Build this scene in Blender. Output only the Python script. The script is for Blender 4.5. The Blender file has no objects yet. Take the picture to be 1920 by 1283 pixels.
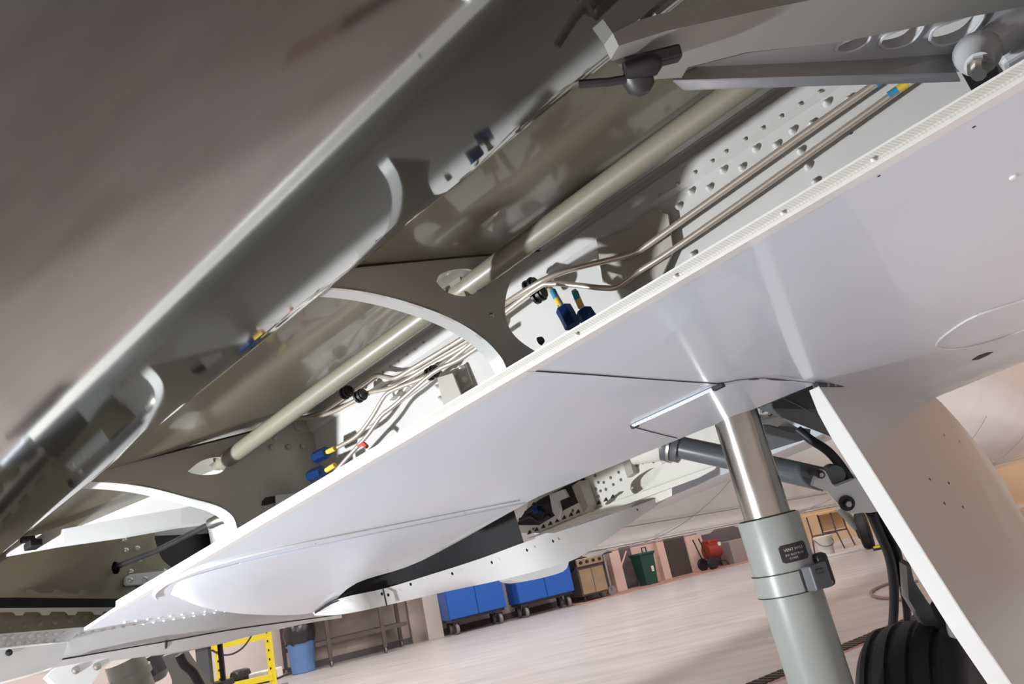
import bpy, bmesh, math, random
from mathutils import Vector as V, Matrix
from mathutils.geometry import tessellate_polygon
random.seed(7)
SC = bpy.context.scene
COL = SC.collection
PI = math.pi

# ------------------------------------------------------------------ camera
F_PX, CAM_H = 1440.0, 0.85
ROLL = math.radians(12.5)
PITCH = math.atan(422.5 * math.cos(ROLL) / F_PX)
FW = V((0, math.cos(PITCH), math.sin(PITCH)))
UU = V((0, -math.sin(PITCH), math.cos(PITCH)))
CR = math.cos(ROLL) * V((1, 0, 0)) - math.sin(ROLL) * UU
CU = math.sin(ROLL) * V((1, 0, 0)) + math.cos(ROLL) * UU
CP = V((0, 0, CAM_H))
cam = bpy.data.cameras.new('camera')
cam.sensor_fit = 'HORIZONTAL'; cam.sensor_width = 36.0; cam.lens = F_PX / 1920 * 36.0
cam.clip_start = 0.01; cam.clip_end = 200
co = bpy.data.objects.new('camera', cam); COL.objects.link(co)
m = Matrix.Identity(4)
for i in range(3):
    m[i][0], m[i][1], m[i][2], m[i][3] = CR[i], CU[i], -FW[i], CP[i]
co.matrix_world = m
SC.camera = co

# ------------------------------------------------------------------ world, lights, exposure
vs = SC.view_settings
vs.view_transform = 'Standard'; vs.look = 'None'; vs.gamma = 1.0; vs.use_curve_mapping = False
vs.exposure = 0.22
w = bpy.data.worlds.new('hangar_air'); SC.world = w; w.use_nodes = True
bg = w.node_tree.nodes['Background']
bg.inputs[0].default_value = (1.0, 0.985, 0.972, 1); bg.inputs[1].default_value = 0.72

def light(name, kind, loc, target, energy, color, **kw):
    l = bpy.data.lights.new(name, kind); l.energy = energy; l.color = color
    for k, v in kw.items(): setattr(l, k, v)
    o = bpy.data.objects.new(name, l); COL.objects.link(o); o.location = loc
    o.rotation_euler = (V(target) - V(loc)).to_track_quat('-Z', 'Y').to_euler()
    return o
HIGH_BAY = 260
WORK_LIGHT = V((-1.432, 0.547, 0.594))
light('work_light_lamp', 'SPOT', WORK_LIGHT, (0.45, 1.5, 0.95), 138, (0.92, 0.965, 1.0), shadow_soft_size=0.035, spot_size=math.radians(140), spot_blend=0.6)
for x, y, e in ((-8, -5, 1), (0, -5, 1), (8, -5, 1), (-8, 1, 1), (0, 1, 1), (8, 1, 1), (-7, 7, 1), (0, 7, 1), (7, 7, 1), (-8, 11, .5), (1, 12.5, .5), (8, 11, .8)):
    light('high_bay_lamp', 'AREA', (x, y, 6.6), (x, y, 0), HIGH_BAY * e, (0.955, 0.975, 1.0), shape='RECTANGLE', size=1.4, size_y=0.7)

# ------------------------------------------------------------------ wing frame: s inboard along the trailing edge, u forward, v up
def ray(x, y): return FW + CR * ((x - 960) / F_PX) - CU * ((y - 641.5) / F_PX)
E1 = ray(-1015, 1863).normalized()
E2 = E1.cross(V((0, 0, 1))).normalized()
E3 = E2.cross(E1)
def wf(s, u, v): return CP + E1 * s + E2 * u + E3 * v
def atv(x, y, v): r = ray(x, y); return CP + r * (v / r.dot(E3))      # on the level v of the wing
def atu(x, y, u): r = ray(x, y); return CP + r * (u / r.dot(E2))      # on the chord station u
def ats(x, y, s): r = ray(x, y); return CP + r * (s / r.dot(E1))      # on the span station s
def atd(x, y, z): return CP + ray(x, y) * z
def atz(x, y, z): r = ray(x, y); return CP + r * ((z - CAM_H) / r.z)
def inv(p): q = p - CP; return q.dot(E1), q.dot(E2), q.dot(E3)

# ------------------------------------------------------------------ materials
def lin(c): return tuple((x / 255 / 12.92 if x <= 10 else ((x / 255 + 0.055) / 1.055) ** 2.4) for x in c)
MATS = {}
def mat(name, rgb, rough=0.5, metal=0.0, coat=0.0, noise=0.0, nscale=8.0, bump=0.0, bscale=60.0, ior=1.5, rgb2=None, aniso=None, rvar=0.0, coatrough=0.06):
    M = bpy.data.materials.new(name); M.use_nodes = True; nt = M.node_tree
    b = nt.nodes['Principled BSDF']
    c = lin(rgb)
    b.inputs['Roughness'].default_value = rough; b.inputs['Metallic'].default_value = metal
    b.inputs['Coat Weight'].default_value = coat; b.inputs['Coat Roughness'].default_value = coatrough; b.inputs['IOR'].default_value = ior
    tc = nt.nodes.new('ShaderNodeTexCoord')
    src = tc.outputs['Object']
    if aniso:
        mp = nt.nodes.new('ShaderNodeMapping'); nt.links.new(src, mp.inputs[0])
        mp.inputs['Rotation'].default_value = (0, 0, aniso[0]); mp.inputs['Scale'].default_value = aniso[1]
        src = mp.outputs[0]
    if noise > 0 or rgb2:
        n = nt.nodes.new('ShaderNodeTexNoise'); n.inputs['Scale'].default_value = nscale; n.inputs['Detail'].default_value = 6
        nt.links.new(src, n.inputs['Vector'])
        r = nt.nodes.new('ShaderNodeValToRGB')
        c2 = lin(rgb2) if rgb2 else tuple(max(0, x * (1 - noise)) for x in c)
        r.color_ramp.elements[0].position = 0.35; r.color_ramp.elements[1].position = 0.68
        r.color_ramp.elements[0].color = (*c2, 1); r.color_ramp.elements[1].color = (*c, 1)
        nt.links.new(n.outputs['Fac'], r.inputs[0]); nt.links.new(r.outputs[0], b.inputs['Base Color'])
        if rvar:
            mr = nt.nodes.new('ShaderNodeMapRange'); mr.inputs[3].default_value = max(0.0, rough - rvar); mr.inputs[4].default_value = rough + rvar
            nt.links.new(n.outputs['Fac'], mr.inputs[0]); nt.links.new(mr.outputs[0], b.inputs['Roughness'])
    else:
        b.inputs['Base Color'].default_value = (*c, 1)
    if bump > 0:
        n2 = nt.nodes.new('ShaderNodeTexNoise'); n2.inputs['Scale'].default_value = bscale; n2.inputs['Detail'].default_value = 4
        nt.links.new(src, n2.inputs['Vector'])
        bp = nt.nodes.new('ShaderNodeBump'); bp.inputs['Strength'].default_value = bump; bp.inputs['Distance'].default_value = 0.01
        nt.links.new(n2.outputs['Fac'], bp.inputs['Height']); nt.links.new(bp.outputs[0], b.inputs['Normal'])
    MATS[name] = M
    return M
mat('blister_lit', (220, 225, 232), 0.34, coat=0.4, noise=0.04, nscale=3)  # skin paint made lighter to carry the stronger light on the blister
mat('skin_grey', (213, 220, 230), 0.36, coat=0.45, noise=0.05, nscale=2.5)
mat('white_paint', (226, 226, 224), 0.32, coat=0.4, noise=0.05, nscale=4)
mat('well_white', (236, 234, 226), 0.5, noise=0.10, nscale=9)
mat('spar_white', (210, 208, 205), 0.4, noise=0.09, nscale=6, bump=0.05, bscale=40)
mat('enamel_olive_shade', (124, 117, 96), 0.35, coat=0.3, noise=0.12, nscale=4)  # grey-green enamel with the cove's dim light put into its olive tone
mat('enamel_grey', (182, 177, 169), 0.4, coat=0.2, noise=0.08, nscale=5)
mat('arm_shaded', (146, 144, 140), 0.4, coat=0.2, noise=0.06)  # same grey as the arm, darkened to put the flap's shadow in its colour
mat('arm_grey', (196, 197, 200), 0.35, coat=0.3, noise=0.06, nscale=8)
mat('tube_paint', (132, 128, 112), 0.38, coat=0.3, noise=0.05)
mat('flap_gloss', (62, 60, 56), 0.05, metal=0.10, coat=1.0, ior=2.1, noise=0.06, nscale=3, coatrough=0.06)
mat('chrome', (178, 176, 171), 0.24, metal=1.0, noise=0.15, nscale=12, rvar=0.05)
mat('bright_metal', (200, 198, 192), 0.3, metal=1.0)
mat('tube_metal', (222, 210, 198), 0.33, metal=0.65, noise=0.08, nscale=30)
mat('dark_metal', (70, 68, 70), 0.45, metal=0.7, noise=0.3, nscale=25)
mat('gear_grey', (146, 150, 146), 0.35, coat=0.3, noise=0.05, nscale=6)
mat('gear_dark', (88, 92, 96), 0.32, coat=0.4)
mat('rubber', (26, 24, 25), 0.6, noise=0.3, nscale=18, bump=0.25, bscale=80)
mat('hose_rubber', (32, 32, 38), 0.5)
mat('black', (16, 16, 20), 0.6)
mat('well_shade', (36, 37, 40), 0.7, noise=0.3, nscale=14)  # shadow inside the wheel well put into a dark colour
mat('seam_dark', (40, 40, 44), 0.7)
mat('blue_anodised', (28, 66, 120), 0.3, metal=0.6)
mat('tape_blue', (52, 140, 176), 0.5)
mat('tape_yellow', (226, 190, 70), 0.5)
mat('tape_white', (214, 212, 206), 0.5)
mat('red_plastic', (206, 84, 66), 0.5)
mat('door_grey', (174, 174, 174), 0.34, coat=0.35, noise=0.05, nscale=3)
mat('seam_light', (150, 140, 135), 0.6)
mat('bay_white', (196, 196, 194), 0.36, coat=0.3, noise=0.05, nscale=4)
mat('fuselage', (240, 237, 234), 0.22, coat=0.8, noise=0.05, nscale=3)
mat('belly_grey', (186, 188, 188), 0.35, coat=0.3, noise=0.12, nscale=5)
mat('placard_black', (38, 34, 36), 0.4)
mat('letter_white', (206, 204, 200), 0.5)
mat('wall_paint', (206, 192, 184), 0.7, noise=0.06, nscale=1.2)
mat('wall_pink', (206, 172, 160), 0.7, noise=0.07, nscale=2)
mat('wall_orange', (192, 158, 124), 0.7, noise=0.06, nscale=2)
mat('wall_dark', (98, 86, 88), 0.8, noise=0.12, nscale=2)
mat('wall_scuffed', (176, 158, 150), 0.8, rgb2=(132, 118, 114), nscale=1.6)
mat('door_dark', (72, 60, 56), 0.6, noise=0.15, nscale=3)
mat('kerb_paint', (176, 134, 120), 0.6, noise=0.15, nscale=2)
mat('bin_blue', (96, 130, 178), 0.5, noise=0.08, nscale=5)
mat('bag_black', (42, 40, 46), 0.28, noise=0.3, nscale=14, bump=0.8, bscale=14)
mat('cabinet_blue', (26, 84, 166), 0.42, noise=0.05, nscale=3)
mat('bench_brown', (84, 70, 68), 0.6, noise=0.15, nscale=6)
mat('castor_grey', (120, 116, 114), 0.5)
mat('rack_yellow', (232, 208, 36), 0.5, noise=0.06, nscale=6)
mat('bin_green', (26, 66, 58), 0.45, noise=0.1, nscale=5)
mat('compressor_red', (136, 46, 34), 0.4, noise=0.1, nscale=6)
mat('grill_steel', (176, 150, 122), 0.35, metal=0.6, noise=0.15, nscale=5)
mat('bucket_white', (214, 208, 200), 0.55, noise=0.12, nscale=8)
mat('plywood', (196, 156, 112), 0.6, noise=0.08, nscale=5)
mat('box_grey', (140, 128, 126), 0.6)
mat('hose_tan', (148, 118, 108), 0.5)

# floor: painted concrete with drag marks and soft gloss
M = mat('floor_concrete', (194, 185, 182), 0.42, rgb2=(174, 166, 164), nscale=3.0, aniso=(0.45, (0.35, 2.2, 1)), rvar=0.07, coat=0.15, coatrough=0.2)

# woven seal: fine slanting weave
M = mat('seal_weave', (206, 204, 196), 0.6)
nt = M.node_tree; b = nt.nodes['Principled BSDF']
tc = nt.nodes.new('ShaderNodeTexCoord'); mp = nt.nodes.new('ShaderNodeMapping')
mp.inputs['Rotation'].default_value = (0.3, 0.6, 0.1)
wv = nt.nodes.new('ShaderNodeTexWave'); wv.inputs['Scale'].default_value = 150; wv.inputs['Distortion'].default_value = 0.6
rp = nt.nodes.new('ShaderNodeValToRGB'); rp.color_ramp.elements[0].color = (*lin((196, 194, 187)), 1); rp.color_ramp.elements[1].color = (*lin((210, 208, 201)), 1)
nt.links.new(tc.outputs['Object'], mp.inputs[0]); nt.links.new(mp.outputs[0], wv.inputs[0]); nt.links.new(wv.outputs['Fac'], rp.inputs[0]); nt.links.new(rp.outputs[0], b.inputs['Base Color'])
bp = nt.nodes.new('ShaderNodeBump'); bp.inputs['Strength'].default_value = 0.1; bp.inputs['Distance'].default_value = 0.001
nt.links.new(wv.outputs['Fac'], bp.inputs['Height']); nt.links.new(bp.outputs[0], b.inputs['Normal'])

# ------------------------------------------------------------------ mesh helpers
def obj(name, vf, material, parent=None, smooth=False, label=None):
    vv, ff = vf
    me = bpy.data.meshes.new(name)
    me.from_pydata([tuple(p) for p in vv], [], ff)
    bm = bmesh.new(); bm.from_mesh(me); bmesh.ops.recalc_face_normals(bm, faces=bm.faces); bm.to_mesh(me); bm.free()
    me.materials.append(MATS[material])
    if smooth:
        for p in me.polygons: p.use_smooth = True
        try: me.set_sharp_from_angle(angle=math.radians(40))
        except Exception: pass
    o = bpy.data.objects.new(name, me); COL.objects.link(o)
    if parent is not None: child(o, parent)
    if label: o['label'] = label
    return o
def child(o, p):
    o.parent = p
    if p.type == 'EMPTY' and p.get('world_parts'):
        o.matrix_parent_inverse = Matrix.Translation(-p.location)
def merge(*parts):
    vv, ff = [], []
    for a, b in parts:
        k = len(vv); vv += list(a); ff += [tuple(i + k for i in f) for f in b]
    return vv, ff
def plate(loops, th):
    """flat plate: outer loop and hole loops, thickness vector th"""
    loops = [[V(p) for p in l] for l in loops]; th = V(th)
    flat = [p for l in loops for p in l]; n = len(flat)
    tris = tessellate_polygon(loops)
    vv = flat + [p + th for p in flat]
    ff = [tuple(t) for t in tris] + [tuple(i + n for i in reversed(t)) for t in tris]
    k = 0
    for l in loops:
        c = len(l)
        for i in range(c): ff.append((k + i, k + (i + 1) % c, n + k + (i + 1) % c, n + k + i))
        k += c
    return vv, ff
def loft(rows, closed=False, cap=False):
    vv = [V(p) for r in rows for p in r]; n = len(rows[0]); ff = []
    for i in range(len(rows) - 1):
        for j in range(n if closed else n - 1):
            ff.append((i * n + j, i * n + (j + 1) % n, (i + 1) * n + (j + 1) % n, (i + 1) * n + j))
    if cap:
        ff.append(tuple(range(n))); ff.append(tuple((len(rows) - 1) * n + j for j in range(n)))
    return vv, ff
def smooth_path(pts, sub=4):
    pts = [V(p) for p in pts]
    if len(pts) < 3: return pts
    q = [2 * pts[0] - pts[1]] + pts + [2 * pts[-1] - pts[-2]]; out = []
    for i in range(1, len(q) - 2):
        for k in range(sub):
            t = k / sub
            out.append(0.5 * ((2 * q[i]) + (q[i + 1] - q[i - 1]) * t + (2 * q[i - 1] - 5 * q[i] + 4 * q[i + 1] - q[i + 2]) * t * t + (-q[i - 1] + 3 * q[i] - 3 * q[i + 1] + q[i + 2]) * t ** 3))
    out.append(pts[-1]); return out
def tube(pts, r, seg=10, sm=True, sub=4, cap=True):
    p = smooth_path(pts, sub) if sm else [V(a) for a in pts]
    rr = r if isinstance(r, (list, tuple)) else [r] * len(p)
    if len(rr) != len(p): rr = [rr[min(len(rr) - 1, int(i * len(rr) / len(p)))] for i in range(len(p))]
    rows = []; up = None
    for i in range(len(p)):
        d = (p[min(i + 1, len(p) - 1)] - p[max(i - 1, 0)]).normalized()
        if up is None:
            up = d.orthogonal().normalized()
        else:
            up = (up - d * up.dot(d)).normalized()
        sd = d.cross(up)
        rows.append([p[i] + (up * math.cos(a) + sd * math.sin(a)) * rr[i] for a in [2 * PI * k / seg for k in range(seg)]])
    return loft(rows, True, cap)
def lathe(o, axis, prof, seg=24, up=None):
    """prof: list of (distance along axis, radius)"""
    o = V(o); ax = V(axis).normalized(); up = (V(up) if up else ax.orthogonal()); up = (up - ax * up.dot(ax)).normalized(); sd = ax.cross(up)
    rows = [[o + ax * t + (up * math.cos(2 * PI * k / seg) + sd * math.sin(2 * PI * k / seg)) * max(r, 1e-4) for k in range(seg)] for t, r in prof]
    return loft(rows, True, True)
def box(c, sx, sy, sz, X=(1, 0, 0), Y=(0, 1, 0), Z=(0, 0, 1)):
    c, X, Y, Z = V(c), V(X), V(Y), V(Z)
    vv = [c + X * (a * sx / 2) + Y * (b * sy / 2) + Z * (d * sz / 2) for a in (-1, 1) for b in (-1, 1) for d in (-1, 1)]
    return vv, [(0, 1, 3, 2), (4, 6, 7, 5), (0, 4, 5, 1), (2, 3, 7, 6), (0, 2, 6, 4), (1, 5, 7, 3)]
def rbox(c, sx, sy, sz, r=0.01, X=(1, 0, 0), Y=(0, 1, 0), Z=(0, 0, 1)):
    """box with chamfered vertical and horizontal edges"""
    bm = bmesh.new(); vv, ff = box((0, 0, 0), sx, sy, sz)
    bv = [bm.verts.new(p) for p in vv]
    for f in ff: bm.faces.new([bv[i] for i in f])
    bmesh.ops.bevel(bm, geom=bm.edges[:], offset=r, segments=2, affect='EDGES', profile=0.5)
    bm.verts.index_update()
    c, X, Y, Z = V(c), V(X), V(Y), V(Z)
    out = ([c + X * v.co.x + Y * v.co.y + Z * v.co.z for v in bm.verts], [tuple(v.index for v in f.verts) for f in bm.faces]); bm.free()
    return out
def circle(c, X, Y, rx, ry=None, n=20, a0=0):
    ry = rx if ry is None else ry
    return [V(c) + V(X) * rx * math.cos(a0 + 2 * PI * k / n) + V(Y) * ry * math.sin(a0 + 2 * PI * k / n) for k in range(n)]
SHARED = {}
def dome_mesh(name, material, r, h, seg=8, rings=2):
    key = (name, material, r, h)
    if key in SHARED: return SHARED[key]
    prof = [(0, r)] + [(h * math.sin(PI / 2 * k / rings), r * math.cos(PI / 2 * k / rings)) for k in range(1, rings)] + [(h, 0.0005)]
    vv, ff = lathe((0, 0, 0), (0, 0, 1), prof, seg)
    me = bpy.data.meshes.new(name); me.from_pydata([tuple(p) for p in vv], [], ff); me.materials.append(MATS[material])
    for p in me.polygons: p.use_smooth = True
    SHARED[key] = me; return me
def dome(name, p, n, material, r, h, parent):
    o = bpy.data.objects.new(name, dome_mesh(name, material, r, h)); COL.objects.link(o)
    o.location = p; o.rotation_euler = V(n).to_track_quat('Z', 'Y').to_euler(); child(o, parent); return o

def thing(name, label, cat, loc=(0, 0, 0), rotz=0.0, group=None, world_parts=False):
    o = bpy.data.objects.new(name, None); COL.objects.link(o); o.location = loc; o.rotation_euler = (0, 0, rotz)
    o.empty_display_size = 0.1
    o['label'] = label; o['category'] = cat
    if group: o['group'] = group
    if world_parts: o['world_parts'] = True
    return o
def tag(o, label, cat, group=None):
    o['label'] = label; o['category'] = cat
    if group: o['group'] = group
    return o
def struct(name, vf, material, label=None, parent=None, smooth=False):
    o = obj(name, vf, material, parent, smooth)
    if parent is None: o['kind'] = 'structure'
    if label: o['label'] = label
    return o

# ------------------------------------------------------------------ the hangar
struct('floor', box((0, 6, -0.05), 60, 50, 0.1), 'floor_concrete', 'pale painted concrete hangar floor with drag marks')
WD = V((1, 0.48, 0)).normalized(); WN = V((WD.y, -WD.x, 0))          # along the back wall / towards the camera
WO = V((0, 14.95, 0))
WROT = math.atan2(WD.y, WD.x)
def wallp(x, y, off=0.0):
    """point at the foot of the back wall under the pixel column"""
    r = ray(x, y); o = WO + WN * off
    t = (o - CP).dot(WN) / r.dot(WN); return CP + r * t
def wt(p): return (p - WO).dot(WD)
WL, WR = -16.0, 4.6
struct('wall_back', box(WO + WD * ((WL + WR) / 2) - WN * 0.1 + V((0, 0, 3.5)), WR - WL, 0.2, 7, WD, WN), 'wall_paint', 'pale hangar wall behind the cabinets')
P1 = WO + WD * WR
RD = V((1, -0.42, 0)).normalized(); RN = V((-RD.y * -1, -RD.x, 0)); RN = V((RD.y, -RD.x, 0))
struct('wall_right', box(P1 + RD * 6.5 - RN * 0.1 + V((0, 0, 3.5)), 13, 0.2, 7, RD, RN), 'wall_orange', 'orange-beige hangar wall behind the nose wheel')
struct('wall_left', box((-14, 2, 3.5), 0.2, 24, 7), 'wall_paint')
struct('wall_rear', box((1, -9, 3.5), 31, 0.2, 7), 'wall_paint')
struct('wall_side', box((16, 4, 3.5), 0.2, 27, 7), 'wall_paint')
struct('ceiling', box((1, 5, 7.05), 31, 29, 0.1), 'wall_paint', 'pale hangar ceiling')
def wpanel(name, x0, x1, z0, z1, material, d=0.03, label=None, lean=0):
    a, c = wt(wallp(*x0)), wt(wallp(*x1))
    return struct(name, box(WO + WD * ((a + c) / 2) + WN * (d / 2) + V((0, 0, (z0 + z1) / 2)), abs(c - a), d, z1 - z0, WD, WN), material, label)
wpanel('trim_1', (796, 1200), (824, 1193), 0, 6, 'wall_paint', 0.28, 'white column beside the left blue cabinet')
wpanel('trim_2', (771, 1204), (797, 1199), 0, 6, 'wall_scuffed', 0.12, 'scuffed grey pilaster beside the white column')
wpanel('trim_3', (1146, 1107), (1164, 1103), 0, 6, 'wall_pink', 0.25, 'pink column right of the grill')
wpanel('trim_4', (1164, 1103), (1196, 1096), 0, 6, 'wall_dark', 0.04, 'dark grey wall bay between the columns')
wpanel('trim_5', (1196, 1096), (1238, 1087), 0, 1.0, 'wall_pink', 0.05, 'pink wall panel behind the green bin')
wpanel('trim_6', (1238, 1087), (1251, 1084), 0, 6, 'wall_pink', 0.18, 'pink column beside the dark door')
wpanel('door_1', (1251, 1084), (1296, 1075), 0, 1.02, 'door_dark', 0.06, 'dark brown door between two pink panels')
wpanel('trim_7', (1296, 1075), (1326, 1067), 0, 1.05, 'wall_pink', 0.1, 'pink panel left of the red compressor')
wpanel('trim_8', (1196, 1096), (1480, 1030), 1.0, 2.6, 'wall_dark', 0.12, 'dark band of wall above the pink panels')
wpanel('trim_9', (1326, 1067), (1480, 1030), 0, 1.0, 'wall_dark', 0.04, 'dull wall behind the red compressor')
wpanel('trim_10', (560, 1257), (770, 1205), 0, 0.95, 'wall_scuffed', 0.03, 'scuffed lower wall behind the wheeled bench')
struct('baseboard_back', box(WO + WD * -1.0 + WN * 0.02 + V((0, 0, 0.05)), 11, 0.04, 0.1, WD, WN), 'wall_dark')
a0, a1 = -0.3, WR
struct('trim_11', box(WO + WD * ((a0 + a1) / 2) + WN * 0.55 + V((0, 0, 0.004)), a1 - a0, 1.0, 0.008, WD, WN), 'kerb_paint', 'reddish painted strip of floor along the wall')
q = wallp(1178, 1075, 0.15)
# ------------------------------------------------------------------ background things
def castor(parent, x, y, r=0.06, w=0.035, material='castor_grey'):
    wh = obj('castor', lathe((x - w / 2, y, r), (1, 0, 0), [(0, r * 0.5), (0, r * 0.92), (w * 0.2, r), (w * 0.8, r), (w, r * 0.92), (w, r * 0.5)], 14), material, parent, True)
    obj('castor_fork', merge(box((x - w * 0.8, y, r * 1.25), 0.006, r * 0.9, r * 1.7), box((x + w * 0.8, y, r * 1.25), 0.006, r * 0.9, r * 1.7), box((x, y, r * 2.1), w * 1.8, r, 0.01)), 'dark_metal', wh)
def on_wall(px, off):
    p = wallp(px[0], px[1], off); return V((p.x, p.y, 0))
def foot(x, y): return atz(x, y, 0)

def make_cabinet(px0, px1, off, label, dep=0.5, hgt=1.15):
    a, c = on_wall(px0, off), on_wall(px1, off)
    wdt = (c - a).length
    t = thing('tool_cabinet', label, 'cabinet', (a + c) / 2 - WN * dep / 2, WROT, 'blue tool cabinets on castors')
    z0 = 0.24
    obj('body', rbox((0, 0, z0 + (hgt - z0) / 2), wdt, dep, hgt - z0, 0.012), 'cabinet_blue', t)
    for sx in (-1, 1):
        d = obj('cabinet_door', rbox((sx * wdt / 4, -dep / 2 - 0.011, z0 + (hgt - z0) / 2), wdt / 2 - 0.012, 0.022, hgt - z0 - 0.02, 0.006), 'cabinet_blue', t)
        obj('door_handle', tube([(sx * 0.05, -dep / 2 - 0.03, 0.82), (sx * 0.05, -dep / 2 - 0.045, 0.86), (sx * 0.05, -dep / 2 - 0.03, 0.98)], 0.007, 6), 'bright_metal', d)
    obj('base_frame', box((0, 0, z0 - 0.02), wdt - 0.06, dep - 0.06, 0.04), 'dark_metal', t)
    for sx in (-1, 1):
        for sy in (-1, 1): castor(t, sx * (wdt / 2 - 0.12), sy * (dep / 2 - 0.08), 0.085, 0.05)
    return t
make_cabinet((848, 1190), (955, 1164), 0.72, 'blue steel tool cabinet beside the white column, left of the two')
make_cabinet((980, 1160), (1082, 1130), 0.85, 'blue steel tool cabinet beside the grill, right of the two')

# wheeled bench
a, c = on_wall((590, 1250), 0.75), on_wall((772, 1207), 0.75); L = (c - a).length
t = thing('wheeled_bench', 'brown steel bench frame on castors beside the blue bin', 'workbench', (a + c) / 2 - WN * 0.3, WROT)
for x in (-L / 2 + 0.25, L / 2 - 0.42):
    obj('leg', box((x, -0.3, 0.52), 0.055, 0.055, 0.86), 'bench_brown', t)
for x in (-L / 2 - 0.35, L / 2 - 0.02):
    obj('leg', box((x, 0.28, 0.52), 0.055, 0.055, 0.86), 'bench_brown', t)
obj('rail', box((0, -0.3, 0.36), L - 0.1, 0.04, 0.06), 'bench_brown', t)
obj('rail', box((-0.2, 0.28, 0.36), L + 0.3, 0.04, 0.06), 'bench_brown', t)
obj('cross_rail', box((L / 2 - 0.22, 0, 0.36), 0.4, 0.6, 0.05), 'bench_brown', t)
obj('bench_top', rbox((-0.15, 0, 0.97), L + 0.5, 0.7, 0.05, 0.008), 'bench_brown', t)
for x, y in ((-L / 2 + 0.25, -0.3), (L / 2 - 0.42, -0.3), (-L / 2 - 0.35, 0.28), (L / 2 - 0.02, 0.28)): castor(t, x, y, 0.045, 0.03)

# rubbish bin with bag
p = on_wall((569, 1252), 0.42); H = 0.60
t = thing('rubbish_bin', 'blue plastic rubbish bin with a black bag over its rim', 'bin', p, WROT)
N = 24
prof = [(0.0, 0.165), (0.01, 0.175), (H, 0.215), (H + 0.02, 0.225), (H + 0.02, 0.205)]
obj('tub', lathe((0, 0, 0), (0, 0, 1), prof, N), 'bin_blue', t, True)
rows = []
for k, (z, r) in enumerate([(H - 0.16, 0.224), (H - 0.1, 0.236), (H - 0.02, 0.244), (H + 0.06, 0.24), (H + 0.1, 0.22), (H + 0.09, 0.19), (H - 0.1, 0.17)]):
    rows.append([(math.cos(2 * PI * j / 28) * (r + random.uniform(-.008, .008)), math.sin(2 * PI * j / 28) * (r + random.uniform(-.008, .008)), z + (random.uniform(-.03, .02) if k == 0 else random.uniform(-.012, .012))) for j in range(28)])
obj('bin_bag', loft(rows, True, True), 'bag_black', t, True)

# yellow rack, near
def vpost(px, py, Z, r_w, z1, name, par, material='rack_yellow'):
    p = atd(px, py, Z)
    return p
RK = atd(505, 1215, 7.6); RK2 = atd(411, 1240, 7.6)
rd = V((RK.x - RK2.x, RK.y - RK2.y, 0)); rl = rd.length; rr_ = math.atan2(rd.y, rd.x)
t = thing('storage_rack', 'yellow perforated steel rack frame at the lower edge', 'rack', (RK2.x, RK2.y, 0), rr_)
def rack_post(x, y, h, par, holes=True):
    o = obj('post', box((x, y, h / 2), 0.055, 0.05, h), 'rack_yellow', par)
    if holes:
        for k in range(9):
            z = h - 0.05 - k * 0.085
            if z > 0.05: obj('post_hole', box((x, y - 0.026, z), 0.014, 0.004, 0.02), 'black', o)
    return o
ztop = RK.z + 0.20
rack_post(rl, 0, ztop, t); rack_post(0, 0, ztop, t); rack_post(-0.62, -0.1, ztop - 0.3, t, False)
obj('beam', box((rl * 0.5 - 0.05, 0, ztop - 0.085), rl + 0.1, 0.04, 0.05), 'rack_yellow', t)
obj('beam', box((rl * 0.45, -0.02, ztop - 0.47), rl * 1.15, 0.04, 0.055), 'rack_yellow', t)
obj('beam', box((-0.1, 0.35, ztop - 0.42), 0.5, 0.04, 0.04), 'rack_yellow', t)
obj('deck', box((rl * 0.45, 0.25, ztop - 0.505), rl * 1.1, 0.5, 0.02), 'dark_metal', t)
RX = V((math.cos(rr_), math.sin(rr_), 0)); RY = V((-RX.y, RX.x, 0)); RB = V((RK2.x, RK2.y, 0))
def onrack(x, y, z): return RB + RX * x + RY * y + V((0, 0, z))
zd = ztop - 0.495
b0 = onrack(0.12, 0.18, zd)
o = obj('black_bag', rbox((0, 0, 0.075), 0.17, 0.2, 0.15, 0.045), 'bag_black', None, True); o.location = b0; o.rotation_euler = (0, 0, rr_)
tag(o, 'crumpled black bag lying on the yellow rack', 'bag')
o = obj('white_case', rbox((0, 0, 0.045), 0.30, 0.14, 0.09, 0.012), 'bucket_white', None); o.location = onrack(0.385, 0.16, zd); o.rotation_euler = (0, 0, rr_)
tag(o, 'flat white case lying on the yellow rack', 'box')
t2 = thing('grey_crate', 'grey open crate standing below the yellow rack deck', 'crate', onrack(0.33, 0.22, zd - 0.42), rr_)
obj('crate_shell', merge(box((0, 0, 0.01), 0.36, 0.3, 0.02), box((-0.17, 0, 0.16), 0.02, 0.3, 0.3), box((0.17, 0, 0.16), 0.02, 0.3, 0.3), box((0, 0.14, 0.16), 0.34, 0.02, 0.3)), 'gear_dark', t2)
obj('crate_lid', rbox((0, 0, 0.32), 0.38, 0.32, 0.03, 0.008), 'castor_grey', t2)
obj('deck', box((rl * 0.45, 0.25, ztop - 0.93), rl * 1.1, 0.5, 0.02), 'dark_metal', t)
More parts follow.
